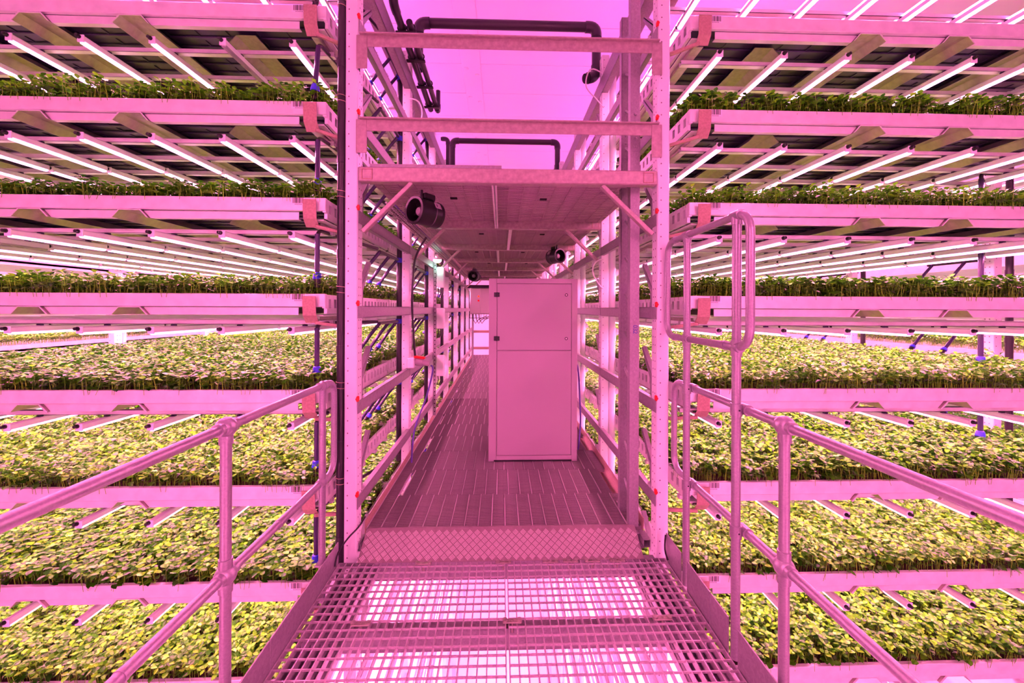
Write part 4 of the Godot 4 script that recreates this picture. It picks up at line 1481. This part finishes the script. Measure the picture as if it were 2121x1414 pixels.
func wiring() -> void:
	# wire basket tray under the upper walkway
	var o := thing("cable_basket", "wire cable basket hung under the left side of the upper walkway", "cable tray", v(-0.74, 2.192, 2.75))
	var g := Geo.new()
	var L := 6.0
	for p in [[-0.06, 0.04], [-0.06, 0.0], [-0.03, -0.01], [0.0, -0.01], [0.03, -0.01], [0.06, 0.0], [0.06, 0.04]]:
		g.box(Vector3(p[0] - 0.002, p[1] - 0.002, 0), Vector3(p[0] + 0.002, p[1] + 0.002, -L))
	part(o, "long_wires", g, M.raw_steel)
	g = Geo.new()
	var z := 0.0
	while z < L:
		g.box(Vector3(-0.06, -0.012, -z), Vector3(0.06, -0.009, -z - 0.003))
		for s in [-1, 1]: g.box(Vector3(s * 0.06 - 0.0015, -0.01, -z), Vector3(s * 0.06 + 0.0015, 0.045, -z - 0.003))
		z += 0.05
	part(o, "cross_wires", g, M.raw_steel).set_meta("kind", "stuff")
	for i in 4:
		cable("basket_cable", [v(-0.77 + i * 0.02, 2.191, 2.6), v(-0.772 + i * 0.021, 2.192, 4.2), v(-0.77 + i * 0.02, 2.191, 6.0), v(-0.772 + i * 0.021, 2.192, 8.6)], 0.006, [M.black, M.cable_white, M.black, M.cable_purple][i], "%s cable lying in the wire basket under the upper walkway, %s from left" % [["black", "white", "black", "purple"][i], NTH[i]], "cables in the wire basket")
	# power connector on the second left post, with its cables
	o = thing("power_socket", "pale socket box with red cap and grey plug on the second left post", "socket", v(-0.84, 1.0, 3.72))
	g = Geo.new(); g.box(Vector3(-0.015, -0.045, 0.09), Vector3(0.05, 0.05, -0.02), 0.008)
	part(o, "socket_box", g, M.white_paint)
	g = Geo.new()
	g.lathe(Vector3(0.05, 0.012, 0.03), Vector3(1, -0.15, 0), [Vector2(0, 0.034), Vector2(0.07, 0.036), Vector2(0.07, 0.026), Vector2(0.13, 0.024), Vector2(0.13, 0)], 18)
	part(o, "plug", g, M.cabinet, "grey plug")
	g = Geo.new(); g.obox(Vector3(0.09, 0.052, 0.03), Basis(Vector3.BACK, -0.15), Vector3(0.1, 0.02, 0.06), 0.006)
	part(o, "hinged_cap", g, M.red, "red hinged cap")
	cable("drop_cable", [v(-0.68, 2.15, 3.62), v(-0.79, 1.95, 3.66), v(-0.815, 1.6, 3.66), v(-0.80, 1.25, 3.66), v(-0.79, 1.06, 3.68)], 0.010, M.black, "black power cable hanging from the basket to the socket")
	cable("plug_lead", [v(-0.648, 0.975, 3.69), v(-0.628, 0.93, 3.68), v(-0.68, 0.7, 3.66), v(-0.78, 0.4, 3.62), v(-0.79, 0.13, 3.55)], 0.0085, M.cable_purple, "purple lead curving down from the grey plug to the deck")
	cable("cabinet_cable", [v(0.745, 0.98, 4.0), v(0.775, 0.9, 3.95), v(0.785, 0.6, 3.9), v(0.79, 0.35, 3.9), v(0.76, 0.13, 3.85)], 0.008, M.cable_purple, "purple cable hanging behind the right edge of the cabinet")
	cable("corner_cable", [v(-0.945, 0.02, 2.3), v(-0.94, 0.08, 2.33), v(-0.90, 0.14, 2.37), v(-0.852, 0.185, 2.41), v(-0.843, 0.2, 2.5)], 0.005, M.black, "thin black cable looping round the foot of the first left post")
	cable("toe_cable", [v(1.0, 0.14, 2.365), v(0.99, 0.06, 2.35), v(1.0, 0.01, 2.33)], 0.005, M.black, "short black cable end at the foot of the first right post")
	cable("white_loop", [v(-0.86, 3.45, 3.7), v(-0.77, 3.42, 3.7), v(-0.74, 3.3, 3.7), v(-0.79, 3.18, 3.7), v(-0.86, 3.16, 3.7)], 0.006, M.cable_white, "white cable looped beside the second left post near its top", "white cable loops")
	cable("white_loop", [v(0.95, 3.75, 3.74), v(0.84, 3.78, 3.74), v(0.80, 3.62, 3.74), v(0.90, 3.5, 3.74), v(0.97, 3.42, 3.74)], 0.006, M.cable_white, "white cable looped beside the second right post near its top", "white cable loops")
	cable("white_loop", [v(0.97, 2.76, 3.74), v(0.88, 2.72, 3.74), v(0.85, 2.58, 3.74), v(0.92, 2.46, 3.74), v(0.97, 2.42, 3.74)], 0.006, M.cable_white, "white cable looped beside the second right post above the upper walkway", "white cable loops")
	cable("white_loop", [v(0.97, 1.98, 3.74), v(0.90, 1.95, 3.74), v(0.87, 1.86, 3.74), v(0.93, 1.74, 3.74), v(0.97, 1.70, 3.74)], 0.006, M.cable_white, "white cable looped beside the second right post under the upper walkway", "white cable loops")
	# riser with junction boxes
	o = thing("cable_riser", "perforated steel riser with pale junction boxes between left rack posts", "riser", v(-0.84, 0.15, 5.05))
	g = Geo.new()
	g.box(Vector3(-0.02, 0, 0.0), Vector3(0.02, 1.95, -0.004), 0.001)
	g.box(Vector3(-0.02, 0, 0.0), Vector3(-0.016, 1.95, -0.04), 0.001)
	part(o, "riser_strip", g, M.galvanised)
	g = Geo.new()
	for i in 38: g.lathe(Vector3(0.003, 0.05 + i * 0.05, 0.0008), Vector3.BACK, [Vector2(0, 0.008), Vector2(0.0004, 0)], 8)
	part(o, "riser_holes", g, M.dark_gap).set_meta("kind", "stuff")
	for y in [1.62, 1.1, 0.5]:
		g = Geo.new(); g.box(Vector3(0.025, y, 0.02), Vector3(0.12, y + 0.26, -0.07), 0.008)
		part(o, "junction_box", g, M.white_paint)
		g = Geo.new()
		for q in 3: g.tube([Vector3(0.04 + q * 0.028, y, -0.03), Vector3(0.045 + q * 0.028, y - 0.06, -0.03), Vector3(0.03 + q * 0.02, y - 0.12, -0.04)], 0.006, 8)
		part(o, "box_leads", g, M.black)
	# dome lamp under the walkway
	o = thing("dome_lamp", "small round dome lamp glowing pale green under the upper walkway on the left", "lamp", v(-0.798, 2.115, 4.98))
	g = Geo.new()
	g.cyl(Vector3(0, 0.0, 0), Vector3(0, 0.02, 0), 0.056, 18)
	g.cyl(Vector3(0, 0.02, 0), Vector3(0, 0.062, 0), 0.008, 8)
	part(o, "lamp_base", g, M.white_paint)
	g = Geo.new()
	g.lathe(Vector3.ZERO, Vector3.DOWN, [Vector2(0, 0.054), Vector2(0.02, 0.05), Vector2(0.033, 0.034), Vector2(0.04, 0.0)], 18)
	part(o, "lamp_dome", g, M.dome_glow)
	var ol := OmniLight3D.new()
	ol.name = "dome_light"
	ol.light_color = Color(0.75, 1.0, 0.9)
	ol.light_energy = 0.02
	ol.omni_range = 14.0
	ol.omni_attenuation = 2.0
	ol.light_size = 0.05
	ol.shadow_enabled = true
	ol.position = o.position + Vector3(0, -0.1, 0)
	add_child(ol)

func far_end() -> void:
	# stainless control box at the far left of the aisle
	var o := thing("control_box", "stainless steel control box with a red lamp at the far end of the walkway", "control box", v(-0.42, 1.39, 8.5))
	var g := Geo.new(); g.box(Vector3(-0.25, 0, 0), Vector3(0.45, 0.56, -0.25), 0.008)
	part(o, "box_body", g, M.steel_box)
	g = Geo.new(); g.box(Vector3(-0.24, 0.01, 0.012), Vector3(-0.03, 0.55, 0), 0.006)
	part(o, "left_door", g, M.steel_box)
	g = Geo.new(); g.box(Vector3(-0.02, 0.01, 0.012), Vector3(0.44, 0.55, 0), 0.006)
	part(o, "right_door", g, M.steel_box)
	g = Geo.new(); g.cyl(Vector3(-0.06, 0.38, 0.01), Vector3(-0.06, 0.38, 0.03), 0.02, 12)
	part(o, "indicator_lamp", g, M.indicator_lit, "lit orange-red lamp")
	g = Geo.new(); g.cyl(Vector3(-0.06, 0.29, 0.01), Vector3(-0.06, 0.29, 0.035), 0.022, 12)
	part(o, "stop_button", g, M.red, "red button")
	g = Geo.new()
	for x in [-0.19, -0.12, -0.05]: g.tube([Vector3(x, 0, -0.1), Vector3(x + 0.01, -0.12, -0.1), Vector3(x + 0.06, -0.2, -0.08), Vector3(x + 0.12, -0.12, -0.1), Vector3(x + 0.3, -0.04, -0.1)], 0.008, 8)
	part(o, "box_leads", g, M.black)
	g = Geo.new()
	g.box(Vector3(-0.25, -0.09, 0.0), Vector3(0.45, -0.08, -0.06))
	for i in 12: g.box(Vector3(-0.25 + i * 0.06, -0.085, 0.0), Vector3(-0.245 + i * 0.06, 0.0, -0.06))
	part(o, "ladder_tray", g, M.black)
	g = Geo.new()
	for x in [-0.2, 0.4]: g.box(Vector3(x - 0.02, -1.282, -0.24), Vector3(x + 0.02, 0.5, -0.28), 0.003)
	part(o, "stand_leg", g, M.galvanised)
	# guard rail at the far end
	o = thing("end_guard", "pink-lit two-bar guard rail closing the far end of the walkway", "guard rail", v(0, 0.1, 12.03))
	for y in [0.18, 0.68]:
		g = Geo.new(); g.box(Vector3(-0.86, y, 0), Vector3(0.955, y + 0.075, -0.04), 0.006)
		part(o, "guard_bar", g, M.rusty)
	# dark beam above the control box
	g = Geo.new()
	g.box(v(-0.85, 2.02, 9.9), v(0.95, 2.1, 9.98), 0.005)
	single("head_beam", g, M.pipe_black, "dark beam across the aisle above the control box", "beam")
